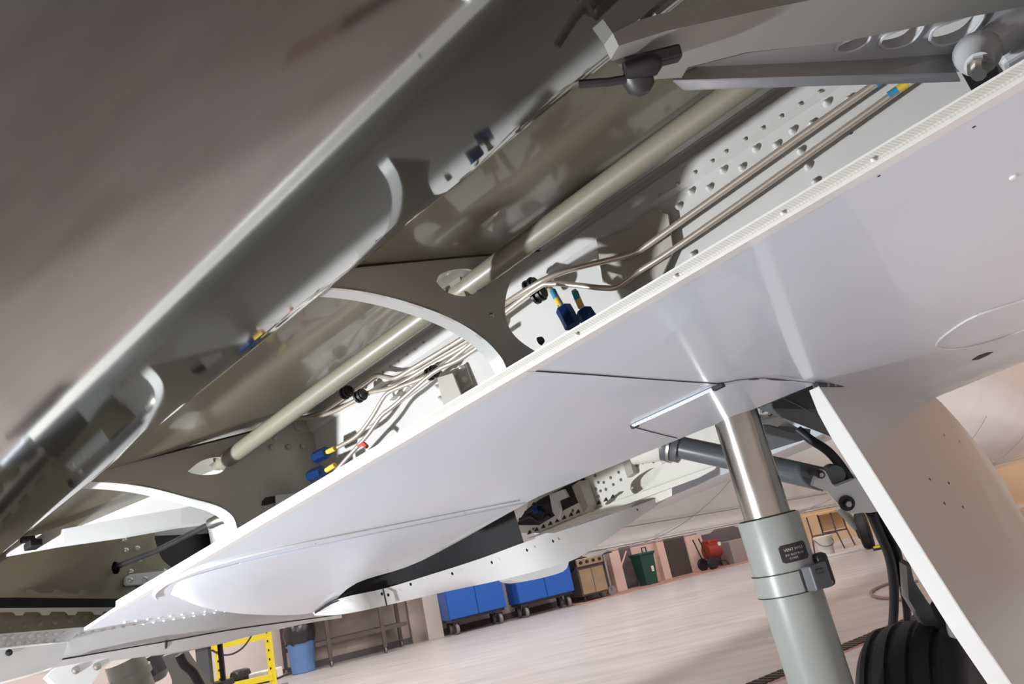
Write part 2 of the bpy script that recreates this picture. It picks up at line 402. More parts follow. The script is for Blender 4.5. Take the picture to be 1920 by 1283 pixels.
# dark stand and grey post behind the belly
P = atd(383, 1240, 5.4); t = thing('equipment_stand', 'dark steel equipment stand with a grey upright behind the gear', 'stand', (P.x, P.y, 0), 0.1)
obj('upright', box((0, 0, 0.45), 0.085, 0.07, 0.9), 'gear_dark', t)
obj('upright', box((0.085, 0.1, 0.45), 0.03, 0.03, 0.9), 'black', t)
obj('shelf', box((-0.02, 0.1, 0.80), 0.26, 0.3, 0.06), 'black', t)
obj('shelf', box((0.0, 0.1, 0.5), 0.24, 0.26, 0.04), 'black', t)
obj('foot_plate', box((0.05, 0.08, 0.012), 0.5, 0.4, 0.024), 'dark_metal', t)
# cable hanging from the stand to the wall side
o = obj('power_cable', tube([atd(478, 1178, 7.3), atd(470, 1195, 7.2), atd(455, 1215, 7.0), atd(435, 1227, 6.8), atd(415, 1228, 6.5), atd(398, 1220, 6.0)], 0.008, 6), 'black')
tag(o, 'thin black cable looping across the yellow rack', 'cable')

# grill
a = on_wall((1094, 1118), 0.75); c = on_wall((1143, 1106), 0.75); gw = (c - a).length
t = thing('gas_grill', 'wheeled gas grill with tan doors beside the pink column', 'grill', (a + c) / 2 - WN * 0.25, WROT)
obj('cabinet', rbox((0, 0, 0.36), gw, 0.45, 0.52, 0.01), 'bench_brown', t)
for sx in (-1, 1):
    d = obj('grill_door', box((sx * gw / 4 * 0.94, -0.235, 0.34), gw / 2 * 0.9, 0.02, 0.42), 'grill_steel', t)
    obj('door_pull', box((sx * 0.03, -0.255, 0.36), 0.012, 0.02, 0.12), 'bright_metal', d)
cp = obj('control_panel', rbox((0, -0.25, 0.67), gw, 0.05, 0.13, 0.008), 'grill_steel', t)
for k in range(4): obj('knob', lathe((-gw * 0.36 + k * gw * 0.24, -0.275, 0.67), (0, -1, 0), [(0, 0.03), (0.03, 0.026)], 12), 'black', cp)
obj('hood', lathe((-gw / 2, 0.0, 0.76), (1, 0, 0), [(0, 0.22), (0.02, 0.235), (gw - 0.02, 0.235), (gw, 0.22)], 20), 'black', t, True)
obj('side_shelf', box((gw / 2 + 0.12, 0, 0.74), 0.26, 0.4, 0.035), 'dark_metal', t)
obj('shelf_panel', box((gw / 2 + 0.07, 0, 0.4), 0.03, 0.4, 0.62), 'box_grey', t)
for sy in (-0.2, 0.16): obj('wheel', lathe((gw / 2 + 0.08, sy, 0.085), (0, 1, 0), [(0, 0.03), (0, 0.08), (0.02, 0.085), (0.04, 0.08), (0.04, 0.03)], 18), 'castor_grey', t, True)
for sy in (-0.18, 0.18): obj('leg', box((-gw / 2 + 0.05, sy, 0.05), 0.04, 0.04, 0.1), 'dark_metal', t)
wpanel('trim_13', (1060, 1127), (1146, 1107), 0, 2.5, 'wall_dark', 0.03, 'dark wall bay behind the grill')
# diagonal brace
o = obj('diagonal_brace', tube([wallp(1163, 1068, .24), wallp(1174, 1034, .14)], 0.016, 6, False), 'wall_pink'); tag(o, 'slanting pale brace leaning on the pink column', 'brace')

# green bin
p = on_wall((1216, 1092), 0.35)
t = thing('wheelie_bin', 'dark green wheelie bin with a handle against the pink wall', 'bin', p, WROT)
bh = 0.56
obj('tub', loft([[(-.125, -.13, 0), (.125, -.13, 0), (.125, .13, 0), (-.125, .13, 0)], [(-.15, -.17, bh * 0.92), (.15, -.17, bh * 0.92), (.15, .17, bh * 0.92), (-.15, .17, bh * 0.92)], [(-.165, -.18, bh), (.165, -.18, bh), (.165, .18, bh), (-.165, .18, bh)]], True, True), 'bin_green', t)
obj('lid', rbox((0, 0, bh + 0.015), 0.36, 0.4, 0.04, 0.012), 'bin_green', t)
obj('handle', tube([(0.06, 0.05, bh + 0.03), (0.06, 0.05, bh + 0.12), (0.15, 0.05, bh + 0.12), (0.15, 0.05, bh + 0.03)], 0.015, 6, False), 'bin_green', t)
obj('sticker', box((0.06, -0.165, bh * 0.5), 0.05, 0.008, 0.1), 'letter_white', t)
# compressor
p = on_wall((1342, 1060), 0.5)
t = thing('engine_compressor', 'red engine-driven compressor on black wheels by the wall', 'compressor', p, WROT)
obj('tank', lathe((-0.16, 0, 0.34), (1, 0, 0), [(0, 0.08), (0.02, 0.15), (0.3, 0.15), (0.32, 0.08)], 20), 'compressor_red', t, True)
obj('housing', rbox((0.03, 0.02, 0.42), 0.26, 0.26, 0.26, 0.03), 'compressor_red', t)
for sx, sy in ((-0.17, -0.16), (-0.17, 0.16)): obj('wheel', lathe((sx, sy, 0.12), (0, 1, 0), [(-0.03, 0.05), (-0.03, 0.105), (-0.01, 0.12), (0.02, 0.12), (0.03, 0.105), (0.03, 0.05)], 20), 'rubber', t, True)
obj('frame', merge(tube([(-0.3, -0.1, 0.62), (-0.2, -0.1, 0.2), (0.2, -0.1, 0.1), (0.24, -0.1, 0.02)], 0.014, 6, False), tube([(-0.3, 0.1, 0.62), (-0.2, 0.1, 0.2), (0.2, 0.1, 0.1), (0.24, 0.1, 0.02)], 0.014, 6, False)), 'dark_metal', t)
obj('gauge', box((0.12, -0.13, 0.44), 0.06, 0.02, 0.07), 'letter_white', t)
o = obj('storage_chest', rbox((0, 0, 0.22), 0.45, 0.4, 0.44, 0.015), 'box_grey'); o.location = on_wall((1383, 1054), 0.3); o.rotation_euler = (0, 0, WROT)
tag(o, 'dull grey storage chest right of the red compressor', 'chest')
# bucket, slab, trestle, chock
p = foot(1553, 1043)
t = thing('plastic_bucket', 'white plastic bucket standing beside the trestle table', 'bucket', p)
obj('pail', lathe((0, 0, 0), (0, 0, 1), [(0, 0.105), (0.26, 0.135), (0.275, 0.145), (0.30, 0.145), (0.30, 0.12)], 24), 'bucket_white', t, True)
obj('bail_handle', tube([(-0.14, 0, 0.27), (-0.1, -0.12, 0.18), (0, -0.16, 0.15), (0.1, -0.12, 0.18), (0.14, 0, 0.27)], 0.005, 6), 'dark_metal', t)
p = foot(1575, 1040)
o = obj('floor_slab', rbox((0, 0, 0.015), 0.5, 0.3, 0.03, 0.006), 'bucket_white'); o.location = p; tag(o, 'flat pale board lying on the floor by the bucket', 'board')
A_, B_ = foot(1558, 1034), foot(1605, 1026)
c = (A_ + B_) / 2; d = (B_ - A_); t = thing('trestle_table', 'folding trestle table with a tan top behind the nose wheel', 'table', c + V((0, 0.4, 0)), math.atan2(d.y, d.x))
lw = d.length
obj('tabletop', rbox((0, 0, 0.62), lw * 1.5, 0.5, 0.03, 0.006), 'plywood', t)
for sx in (-1, 1):
    for sy in (-1, 1):
        obj('leg', tube([(sx * lw * 0.62, sy * 0.2, 0), (sx * lw * 0.5, sy * 0.2, 0.3), (sx * lw * 0.5, sy * 0.2, 0.6)], 0.013, 6, False), 'bench_brown', t)
obj('stretcher', box((0, 0.2, 0.28), lw, 0.02, 0.025), 'bench_brown', t); obj('stretcher', box((0, -0.2, 0.28), lw, 0.02, 0.025), 'bench_brown', t)
obj('back_panel', box((0, 0.22, 0.45), lw * 0.98, 0.015, 0.27), 'plywood', t)
# floor hose and drain
o = obj('air_hose', tube([atz(1720, 1090, .012), atz(1690, 1092, .012), atz(1665, 1095, .012), atz(1640, 1105, .012), atz(1633, 1113, .012), atz(1645, 1120, .012), atz(1680, 1123, .012), atz(1720, 1127, .012)], 0.012, 8), 'hose_tan')
tag(o, 'tan air hose looping on the floor behind the gear', 'hose')
dr = [atz(1380, 1300, 0.004), atz(1560, 1225, 0.004), atz(1740, 1150, 0.004)]
dd = (dr[2] - dr[0]).normalized(); dn = V((-dd.y, dd.x, 0)); dl = (dr[2] - dr[0]).length
dm = (dr[0] + dr[2]) / 2
struct('trim_12', box((dm.x, dm.y, 0.003), dl * 1.6, 0.16, 0.006, dd, dn), 'kerb_paint', 'trench drain frame crossing the floor')
g = bpy.data.objects['trim_12']
for k in range(40):
    x = -dl * 0.55 + k * dl * 1.1 / 40
    obj('grate_bar', box(V((dm.x, dm.y, 0.009)) + dd * x, dl * 0.018, 0.12, 0.008, dd, dn), 'dark_metal', g)

# ------------------------------------------------------------------ the aircraft
UL, VS = 0.651, 0.25                      # trailing lip of the lower skin
gear_top = atv(1375, 775, VS)
AC = thing('airplane', 'grey and white jet airplane with lowered flap and open gear door', 'airplane', (gear_top.x, gear_top.y, 0), world_parts=True)
def part(name, vf, material, smooth=False, label=None, parent=None):
    return obj(name, vf, material, parent or AC, smooth, label)
def extr(prof, s0, s1, n=1, closed=True):
    return loft([[wf(s0 + (s1 - s0) * k / n, u, v) for u, v in prof] for k in range(n + 1)], closed, closed)

# lower skin -----------------------------------------------------------------
def su(x, y): s, u, _ = inv(atv(x, y, VS)); return s, u
HS = 0.372                                # span station of the gear door hinge
edge = [su(1010, 931), su(1090, 898), su(1255, 831), su(1400, 772), su(1527, 721)]
outl = [(-1.6, UL), (1.405, UL), (1.60, 0.664), su(300, 1166), su(440, 1146), (1.72, 1.10), (1.5, 1.24), su(985, 944)] + edge + [(HS, 1.62), (HS, 1.85), (HS, 2.06), (-1.6, 2.06)]
skin = part('wing_skin', plate([[wf(s, u, VS) for s, u in outl]], E3 * 0.006), 'skin_grey', label='glossy pale grey lower wing skin')
# leading edge, rolling up
le = [(2.06, VS), (2.3, VS - 0.004), (2.5, VS + 0.002), (2.65, VS + 0.018), (2.76, VS + 0.05), (2.81, VS + 0.1), (2.8, VS + 0.16), (2.7, VS + 0.22), (2.5, VS + 0.28), (2.06, VS + 0.33)]
part('leading_edge', extr(le + [(2.06, VS + 0.3), (2.5, VS + 0.25), (2.75, VS + 0.12), (2.6, VS + 0.05), (2.06, VS + 0.01)], -1.6, HS, 4), 'skin_grey', True)
part('leading_edge', extr([(2.25, VS + 0.0), (2.5, VS + 0.002), (2.65, VS + 0.018), (2.76, VS + 0.05), (2.81, VS + 0.1), (2.8, VS + 0.16), (2.7, VS + 0.22), (2.5, VS + 0.28), (2.2, VS + 0.32), (2.25, VS + 0.2)], HS + 0.002, 1.7, 4), 'skin_grey', True)
# upper skin closes the wing box
part('upper_skin', extr([(0.94, 0.534), (1.3, 0.60), (1.8, 0.63), (2.3, 0.60), (2.06, VS + 0.34), (1.8, 0.60), (1.3, 0.57), (0.94, 0.524)], -1.6, 1.72, 1), 'white_paint', True)

# raised panel and seams on the lower skin
pan = [(1185, 800), (1352, 723), (1392, 716), (1432, 713), (1480, 717), (1524, 721), (1400, 773), (1330, 801), (1268, 822), (1240, 816)]
part('access_panel', plate([[atv(x, y, VS - 0.004) for x, y in pan]], E3 * 0.003), 'skin_grey', parent=skin)
def seam(pts, v=VS - 0.0004, r=0.0008, name='panel_seam', material='seam_dark'):
    part(name, tube([atv(x, y, v) for x, y in pts], r, 5, True, 3), material, parent=skin)
seam([(988, 695), (1110, 703), (1230, 712), (1350, 720)])
seam([(1187, 801), (1240, 815), (1270, 822)], VS - 0.0045)
seam([(1352, 721), (1392, 714), (1432, 711), (1480, 715), (1526, 720)], VS - 0.0015)
seam([(1188, 799), (1270, 762), (1350, 724)], VS - 0.0045, 0.0016, 'panel_edge', 'white_paint')
part('edge_block', rbox(atv(1347, 726, VS - 0.004), 0.018, 0.012, 0.006, 0.001, E1, E2, E3), 'seam_dark', parent=skin)
part('edge_block', rbox(atv(1190, 799, VS - 0.004), 0.012, 0.009, 0.006, 0.001, E1, E2, E3), 'seam_dark', parent=skin)
# elliptical access cover outline near the leading edge
part('cover_rim', tube([atv(x, y, VS - 0.001) for x, y in [(1990, 537), (1920, 562), (1830, 592), (1780, 622), (1757, 643), (1762, 653), (1800, 654), (1860, 640), (1930, 615), (2000, 590)]], 0.0022, 6), 'white_paint', parent=skin)
part('drain_slot', plate([[atv(x, y, VS - 0.0012) for x, y in [(1823, 676), (1835, 668), (1852, 662), (1862, 661), (1850, 668), (1834, 675)]]], E3 * 0.001), 'seam_dark', parent=skin)
part('screw_highlight', lathe(atv(1900, 331, VS), -E3, [(0, 0.0042), (0.002, 0.004), (0.003, 0.002)], 12, up=E1), 'white_paint', True, parent=skin)  # white dome standing in for the glint on a skin screw
for x, y in [(1826, 238), (1596, 250), (1648, 330), (1420, 712)]:
    dome('skin_fastener', atv(x, y, VS), -E3, 'seam_dark', 0.0016, 0.0006, skin)

# double rivet row along the wing root
for k in range(22):
    f = k / 21
    for row in range(2):
        x = 60 + f * 400 + (12 if row else 0); y = (1206 - 66 * f ** 0.92) if row == 0 else (1216 - 62 * f ** 0.95)
        if x < 120: continue
        dome('rivet', atv(x, y, VS - 0.0005), -E3, 'white_paint', 0.0042, 0.003, skin)
for k in range(11):
    x = 234 + k * 21.5; y = 1167 - k * 2.95
    dome('rivet', atv(x, y, VS), -E3, 'white_paint', 0.0038, 0.003, skin)

# woven seal along the lip ------------------------------------------------------
part('lip_seal', extr([(UL - 0.001, VS + 0.001), (UL - 0.004, VS + 0.005), (UL - 0.003, VS + 0.0115), (UL + 0.004, VS + 0.013), (UL + 0.02, VS + 0.012), (UL + 0.02, VS + 0.007)], -1.6, 1.40, 2), 'seal_weave', label='woven off-white seal along the trailing lip')
part('lip_edge', extr([(UL - 0.0035, VS - 0.001), (UL - 0.0035, VS + 0.0025), (UL + 0.012, VS + 0.0045), (UL + 0.012, VS - 0.001)], -1.6, 1.43, 1), 'white_paint', label='bright white lip edge')
part('lip_edge', extr([(UL - 0.003, VS + 0.0115), (UL - 0.003, VS + 0.0135), (UL + 0.02, VS + 0.0145), (UL + 0.02, VS + 0.0125)], -1.6, 1.40, 1), 'white_paint')
for s in (0.05, 0.13, 0.24, 0.36): dome('seal_clip', wf(s, UL - 0.005, VS + 0.005), -E2, 'white_paint', 0.002, 0.0015, AC)

# cove: spar, flange, shroud -------------------------------------------------------
US = 0.96
spar = part('rear_spar', extr([(US, VS + 0.006), (US, 0.528), (US + 0.012, 0.528), (US + 0.012, VS + 0.006)], -1.6, 1.60), 'spar_white', label='white painted rear spar web')
part('spar_flange', extr([(US - 0.001, 0.484), (US - 0.010, 0.489), (US - 0.012, 0.513), (US - 0.001, 0.515)], -1.6, 1.60), 'spar_white')
part('spar_cap', extr([(US - 0.001, VS + 0.006), (US - 0.06, VS + 0.006), (US - 0.06, VS + 0.010), (US - 0.006, VS + 0.012), (US - 0.004, VS + 0.05), (US - 0.001, VS + 0.05)], -1.6, 1.60), 'spar_white')
SH = [(0.972, 0.5325), (0.93, 0.5215), (0.84, 0.4975), (0.75, 0.474), (0.65, 0.447), (0.56, 0.4235), (0.47, 0.400), (0.40, 0.384)]
part('upper_shroud', extr(SH + [(0.40, 0.387)] + [(u, v + 0.008) for u, v in reversed(SH[:-1])], -1.6, 1.72, 8), 'enamel_olive_shade', True, label='olive upper shroud of the flap cove')
for u in (0.90, 0.84): part('shroud_stringer', extr([(u, 0.505 + (u - .9) * .26), (u - 0.012, 0.496 + (u - .9) * .26), (u - 0.03, 0.494 + (u - .9) * .26), (u - 0.032, 0.5 + (u - .9) * .26)], -1.6, 0.50), 'enamel_grey')

bolts = [(1623, 149), (1593, 187), (1550, 194), (1523, 233), (1486, 246), (1456, 273), (1417, 280), (1391, 315), (1356, 320), (1330, 353), (1296, 360), (1273, 388), (1236, 399), (1216, 424), (1501, 284), (1515, 313), (1529, 342), (1140, 468), (1128, 500), (1136, 517), (1214, 517), (1300, 478), (1118, 447)]
for x, y in bolts: dome('bolt', atu(x, y, US - 0.0005), -E2, 'spar_white', 0.0052, 0.0075, spar)
for x, y in [(1573, 149), (1536, 173), (1499, 196), (1463, 219), (1429, 241), (1396, 262), (1360, 285), (1334, 303), (1302, 324), (1270, 345), (1238, 366), (794, 643), (778, 656), (763, 666), (747, 678), (732, 688), (718, 699)]:
    dome('flange_rivet', atu(x, y, US - 0.0115), -E2, 'enamel_grey', 0.003, 0.0025, spar)
for x, y in [(822, 726), (828, 748)] + [(852, 702), (868, 691), (858, 722), (872, 712)]:
    dome('bolt', atu(x, y, US - 0.006), -E2, 'spar_white', 0.006, 0.009, spar)
# doubler plates and angle on the spar
part('spar_doubler', plate([[atu(x, y, US - 0.005) for x, y in [(846, 700), (872, 682), (886, 722), (862, 736)]]], E2 * 0.004), 'spar_white')
part('spar_stiffener', merge(plate([[atu(x, y, US - 0.03) for x, y in [(822, 708), (848, 700), (866, 745), (836, 770)]]], E2 * 0.003), plate([[atu(822, 708, US - 0.03), atu(836, 770, US - 0.03), atu(836, 770, US - 0.001), atu(822, 708, US - 0.001)]], E1 * 0.003)), 'enamel_grey')
# serrated bracket strip
for k in range(6):
    x0, y0 = 726 + k * 13.2, 745 - k * 8.4
    part('anchor_nut', plate([[atu(x0, y0, US - 0.02), atu(x0 + 9, y0 - 10, US - 0.02), atu(x0 + 11, y0 - 2, US - 0.02), atu(x0 + 4, y0 + 6, US - 0.02)]], E2 * 0.012), 'spar_white')
part('anchor_strip', plate([[atu(x, y, US - 0.006) for x, y in [(668, 790), (812, 690), (824, 700), (690, 800)]]], E2 * 0.005), 'spar_white')

# ribs ----------------------------------------------------------------------------
def rib(s, outer, holes, arc, flange=0.02):
    o = part('cove_rib', plate([[ats(x, y, s) for x, y in outer]] + [[ats(x, y, s) for x, y in h] for h in holes], E1 * 0.004), 'enamel_grey')
    a = smooth_path([ats(x, y, s) for x, y in arc], 4)
    rows = [[p + E1 * 0.0, p + E1 * flange] for p in a]
    n = []
    ctr = a[len(a) // 2]
    rows2 = [[r[0], r[1], r[1] + E3 * 0.003 + E2 * 0.002, r[0] + E3 * 0.003 + E2 * 0.002] for r in rows]
    part('rib_flange', loft(rows2, True, True), 'bay_white', True, parent=o)
    return o
arc1 = [(954, 700), (938, 668), (905, 634), (855, 602), (795, 577), (725, 556), (655, 543), (590, 538)]
def sm2(pts, n=4): return [(p.x, p.y) for p in smooth_path([V((x, y, 0)) for x, y in pts], n)]
S1 = 0.537
r1 = rib(S1, [(590, 508), (675, 499), (840, 484), (1012, 470)] + sm2([(1012, 471), (985, 494), (962, 520), (950, 550), (947, 585), (956, 617), (977, 641), (1012, 664)]) + sm2(arc1), [sm2([(818, 528), (826, 514), (855, 505), (885, 506), (900, 522), (893, 547), (870, 556), (838, 548), (818, 530)])[:-1]], arc1)
dome('rib_fastener', ats(921, 592, S1), -E1, 'bright_metal', 0.004, 0.003, r1)
dome('rib_fastener', ats(1012, 640, S1 + 0.02), -E1, 'dark_metal', 0.007, 0.008, r1)
S2 = 1.176
arc2 = [(446, 1008), (444, 988), (434, 966), (405, 948), (350, 933), (280, 915), (215, 906), (150, 904), (95, 910), (40, 930)]
r2 = rib(S2, [(40, 915), (120, 898), (195, 880), (430, 820), (560, 787), (640, 766), (684, 752), (700, 800), (716, 856)] + sm2(arc2), [sm2([(352, 884), (375, 866), (400, 858), (420, 860), (424, 876), (410, 888), (380, 891), (352, 886)])[:-1]], arc2, 0.03)
part('rib_doubler', plate([[ats(x, y, S2 - 0.003) for x, y in [(549, 792), (556, 806), (570, 810), (660, 813), (664, 772), (640, 772)]]], E1 * 0.003), 'enamel_grey', parent=r2)
for x, y in [(562, 801), (592, 801), (623, 803), (652, 804), (632, 786), (650, 785), (672, 785), (670, 798), (516, 820), (510, 838), (541, 837), (568, 836), (597, 834), (625, 832), (674, 828), (640, 850)]:
    dome('rib_rivet', ats(x, y, S2 - 0.003), -E1, 'enamel_grey', 0.0055, 0.004, r2)
part('rib_slot', plate([[ats(x, y, S2 - 0.002) for x, y in [(491, 948), (492, 940), (498, 933), (508, 931), (519, 930), (519, 942), (500, 947)]]], E1 * 0.001), 'black', parent=r2)
part('rib_tab', plate([[ats(x, y, S2 - 0.006) for x, y in [(517, 929), (556, 925), (560, 934), (528, 950), (518, 948)]]], E1 * 0.003), 'white_paint', parent=r2)

def gap(s, pts): part('rib_seal', tube([ats(x, y, s - 0.001) for x, y in pts], 0.0016, 6, False), 'black')
gap(S1, [(600, 507), (675, 499), (840, 484), (1012, 470)]); gap(S2, [(120, 898), (195, 880), (430, 820), (500, 802)])
# torque tube, in two lengths, resting through the ribs
tt = part('torque_tube', tube([atu(1720, -75, 0.735), atu(1180, 315, 0.75), atu(880, 535, 0.755)], 0.0145, 18, False), 'tube_paint', True, label='painted torque tube through the ribs')
part('torque_tube', tube([atu(850, 553, 0.757), atu(640, 705, 0.76), atu(418, 868, 0.765)], 0.0145, 18, False), 'tube_paint', True)
part('tube_fork', merge(lathe(atu(420, 866, 0.765), E1, [(-0.005, 0.009), (0.02, 0.009), (0.03, 0.005)], 12), box(atu(404, 866, 0.765), 0.02, 0.02, 0.008, E1, E2, E3)), 'tube_paint', True)
part('tube_fork', merge(lathe(atu(872, 540, 0.755), E1, [(-0.01, 0.012), (0.02, 0.012), (0.03, 0.006)], 12), box(atu(866, 545, 0.755), 0.02, 0.018, 0.03, E1, E2, E3)), 'tube_paint', True)

# hydraulic lines -------------------------------------------------------------------
UT = 0.925
def line(pts, r=0.0042, u=UT, material='tube_metal', name='hydraulic_line'):
    return part(name, tube([atu(*p[:2], p[2] if len(p) > 2 else u) for p in pts], r, 10), material, True)
def band(p, q, r, material, u=UT, parent=None, name='tape_band'):
    a, c = atu(p[0], p[1], u), atu(q[0], q[1], u)
    part(name, tube([a, c], r, 10, False), material, True, parent=parent)
l1 = line([(1690, 122), (1640, 158), (1500, 256), (1350, 363), (1200, 470)], 0.0046)
l1b = line([(1200, 470), (1170, 481, 0.92), (1080, 503, 0.9), (1030, 520, 0.88), (985, 545, 0.88), (900, 600), (880, 612)], 0.0042)
l2 = line([(1740, 125), (1690, 165), (1560, 258), (1400, 372), (1262, 468), (1200, 508)], 0.0042)
l2b = line([(1200, 508), (1170, 530, 0.92), (1145, 541, 0.91), (1080, 535, 0.9), (1035, 532, 0.89), (1000, 545, 0.89), (880, 640)], 0.0042)
band((1642, 158), (1656, 148), 0.0052, 'tape_blue', parent=l1); band((1656, 148), (1672, 136), 0.0052, 'tape_yellow', parent=l1)
band((1667, 180), (1684, 168), 0.0049, 'tape_blue', parent=l2); band((1684, 168), (1702, 156), 0.0049, 'tape_yellow', parent=l2); band((1702, 156), (1716, 146), 0.0049, 'tape_white', parent=l2)
band((1722, 143), (1752, 124), 0.008, 'blue_anodised', parent=l2, name='tube_nut')
# inboard bay: lines between the ribs
l3 = line([(905, 610), (850, 645), (775, 690), (744, 708), (728, 708), (705, 704), (692, 712), (664, 732), (640, 748), (600, 775), (560, 785), (530, 792)], 0.0042)
l4 = line([(915, 622), (870, 650), (800, 690), (740, 725), (690, 737), (672, 748), (650, 760), (624, 773), (585, 783), (545, 788)], 0.0042)
l5 = line([(905, 645), (860, 675), (812, 699), (740, 760), (715, 780), (690, 815), (650, 860), (628, 885)], 0.0038, 0.90)
l6 = line([(890, 640), (810, 700), (745, 728), (722, 742), (700, 778), (672, 815), (640, 835), (628, 841)], 0.0038, 0.905)
def clampo(x, y, u=UT, r=0.011):
    return part('line_clamp', lathe(atu(x, y, u) - E1 * 0.006, E1, [(-0.004, 0.005), (-0.004, r * 0.8), (0.0, r * 0.8), (0.0, r), (0.004, r), (0.004, r * 0.72), (0.010, r * 0.72), (0.010, r), (0.014, r), (0.014, 0.005)], 14), 'dark_metal', True)
for x, y in [(650, 736), (676, 742), (810, 699), (996, 537), (1010, 552)]: clampo(x, y, 0.915, 0.0115 if x < 900 else 0.013)
def fitting(pts, par, r=0.0075, u=0.90):
    n = len(pts)
    part('fitting_nut', tube([atu(*p, u) for p in pts], r, 6, False), 'blue_anodised', parent=par)
# blue fittings on the inboard rib and by rib one
fitting([(613, 848), (592, 858)], l6, 0.0115, 0.9); fitting([(605, 884), (582, 893)], l5, 0.0115, 0.9)
band((628, 841), (613, 848), 0.0048, 'tape_yellow', 0.9, l6); band((628, 872), (612, 882), 0.0048, 'tape_yellow', 0.9, l5)
j1 = line([(1030, 541), (1040, 551), (1056, 578)], 0.004, 0.88); j2 = line([(1076, 545), (1084, 560), (1094, 585)], 0.004, 0.87)
band((1036, 545), (1044, 560), 0.0048, 'tape_blue', 0.88, j1); band((1044, 560), (1051, 572), 0.0048, 'tape_yellow', 0.88, j1)
band((1078, 548), (1084, 563), 0.0048, 'tape_blue', 0.87, j2); band((1084, 563), (1090, 576), 0.0048, 'tape_yellow', 0.87, j2)
fitting([(1056, 578), (1064, 592), (1074, 612)], j1, 0.012, 0.88); fitting([(1094, 584), (1106, 602)], j2, 0.012, 0.87)
part('drain_clip', tube([atu(688, 838, 0.9), atu(680, 832, 0.9), (atu(672, 836, 0.9))], 0.004, 6), 'red_plastic', True)

# plate shaped as the irregular shadow on the spar beside rib one
part('spar_shadow_plate', plate([[atu(x, y, 0.945) for x, y in [(1118, 448), (1180, 432), (1222, 392), (1252, 402), (1262, 470), (1240, 520), (1190, 548), (1130, 530)]]], E2 * 0.004), 'enamel_grey')

# flap -----------------------------------------------------------------------------------
LEU, LEV = 0.4917, 0.3777
fd = V((-0.9437, -0.331)); fn = V((-0.331, 0.9437))
NR = 0.022
def fp(t, h): p = V((LEU, LEV)) + fd * t + fn * h; return (p.x, p.y)
prof = [fp(t, 0) for t in (0.545, 0.45, 0.33, 0.2, 0.08, 0.02, 0.0)]
prof += [fp(-NR * math.sin(a) * 1.0, NR * (1 - math.cos(a))) for a in (0.3, 0.7, 1.2, 1.7, 2.3, 2.8)]
prof += [fp(t, h) for t, h in ((0.03, 0.052), (0.1, 0.066), (0.2, 0.07), (0.33, 0.052), (0.45, 0.028), (0.545, 0.003))]
flap = part('flap', extr(prof, -1.3, 1.60, 6), 'flap_gloss', True, label='glossy grey lowered flap mirroring the wing')

# flap hinge arm at the outboard station ---------------------------------------------------
web = [(1275, 150), (1290, 128), (1400, 100), (1560, 80), (1700, 54), (1850, 22), (1960, -2), (1960, 60), (1900, 84), (1862, 112), (1842, 128), (1790, 136), (1480, 144)]
holes = [sm2([(1566, 92), (1572, 82), (1596, 70), (1630, 62), (1626, 76), (1605, 91), (1580, 97), (1567, 94)])[:-1],
         sm2([(1648, 80), (1658, 66), (1690, 52), (1730, 42), (1722, 62), (1700, 82), (1665, 91), (1650, 84)])[:-1],
         sm2([(1742, 72), (1752, 52), (1790, 36), (1842, 20), (1836, 42), (1808, 70), (1765, 84), (1744, 78)])[:-1]]
def arm(pts, v): return [atv(x, y, v) for x, y in pts]
VA = 0.372
HA = part('hinge_arm', plate([arm(web, VA)] + [arm(h, VA) for h in holes], E3 * 0.010), 'arm_grey', label='grey flap hinge arm with lightening holes')
lo_ = [(1262, 150), (1300, 149), (1480, 144), (1640, 140), (1794, 136)]; hi_ = [(1266, 146), (1310, 127), (1480, 120), (1640, 113), (1788, 102)]
part('arm_flange', loft([[atv(*a, VA - 0.016), atv(*c, VA - 0.001), atv(*c, VA - 0.001) + E3 * 0.004, atv(*a, VA - 0.016) + E3 * 0.004 + E2 * 0.003] for a, c in zip(lo_, hi_)], True, True), 'arm_shaded', parent=HA)
part('arm_flange', loft([[atv(x, y, VA - 0.017), atv(x, y + 3.5, VA - 0.017), atv(x, y + 3.5, VA - 0.017) + E2 * 0.02, atv(x, y, VA - 0.017) + E2 * 0.02] for x, y in lo_], True, True), 'arm_grey', parent=HA)
upf = [(1145, 112), (1160, 86), (1250, 58), (1430, 18), (1560, -8), (1760, -40), (1990, -80), (1990, -4), (1920, 12), (1760, 43), (1570, 80), (1400, 98), (1290, 126), (1278, 146), (1200, 150)]
part('arm_cheek', plate([arm(upf, VA - 0.020)], E3 * 0.016), 'arm_shaded', parent=HA)
for h in holes: part('hole_lip', tube([p - E3 * 0.001 for p in arm(h, VA)] + [arm(h, VA)[0] - E3 * 0.001], 0.0016, 6, False), 'arm_grey', True, parent=HA)
bc = atd(1834, 112, 0.69)
bd = (atd(1836, 150, 0.66) - bc).normalized()
BS = part('bolt_boss', lathe(bc - bd * 0.012, bd, [(-0.012, 0.017), (-0.004, 0.0205), (0.006, 0.018), (0.014, 0.0135), (0.024, 0.0115)], 20), 'arm_grey', True, parent=HA)
part('hinge_bolt', lathe(bc + bd * 0.012, bd, [(0, 0.0095), (0.008, 0.0095), (0.008, 0.0065), (0.022, 0.006), (0.022, 0.003)], 8), 'bright_metal', parent=HA)
part('hinge_lug', tube([atd(1838, 100, 0.70), atd(1880, 66, 0.70), atd(1950, 22, 0.70)], [0.011, 0.013, 0.015, 0.016, 0.016, 0.016, 0.016, 0.016, 0.016], 14), 'arm_grey', True, parent=HA)
part('hinge_lug', rbox(atd(1905, 100, 0.73), 0.03, 0.03, 0.02, 0.005, E1, E2, E3), 'arm_grey', parent=HA)
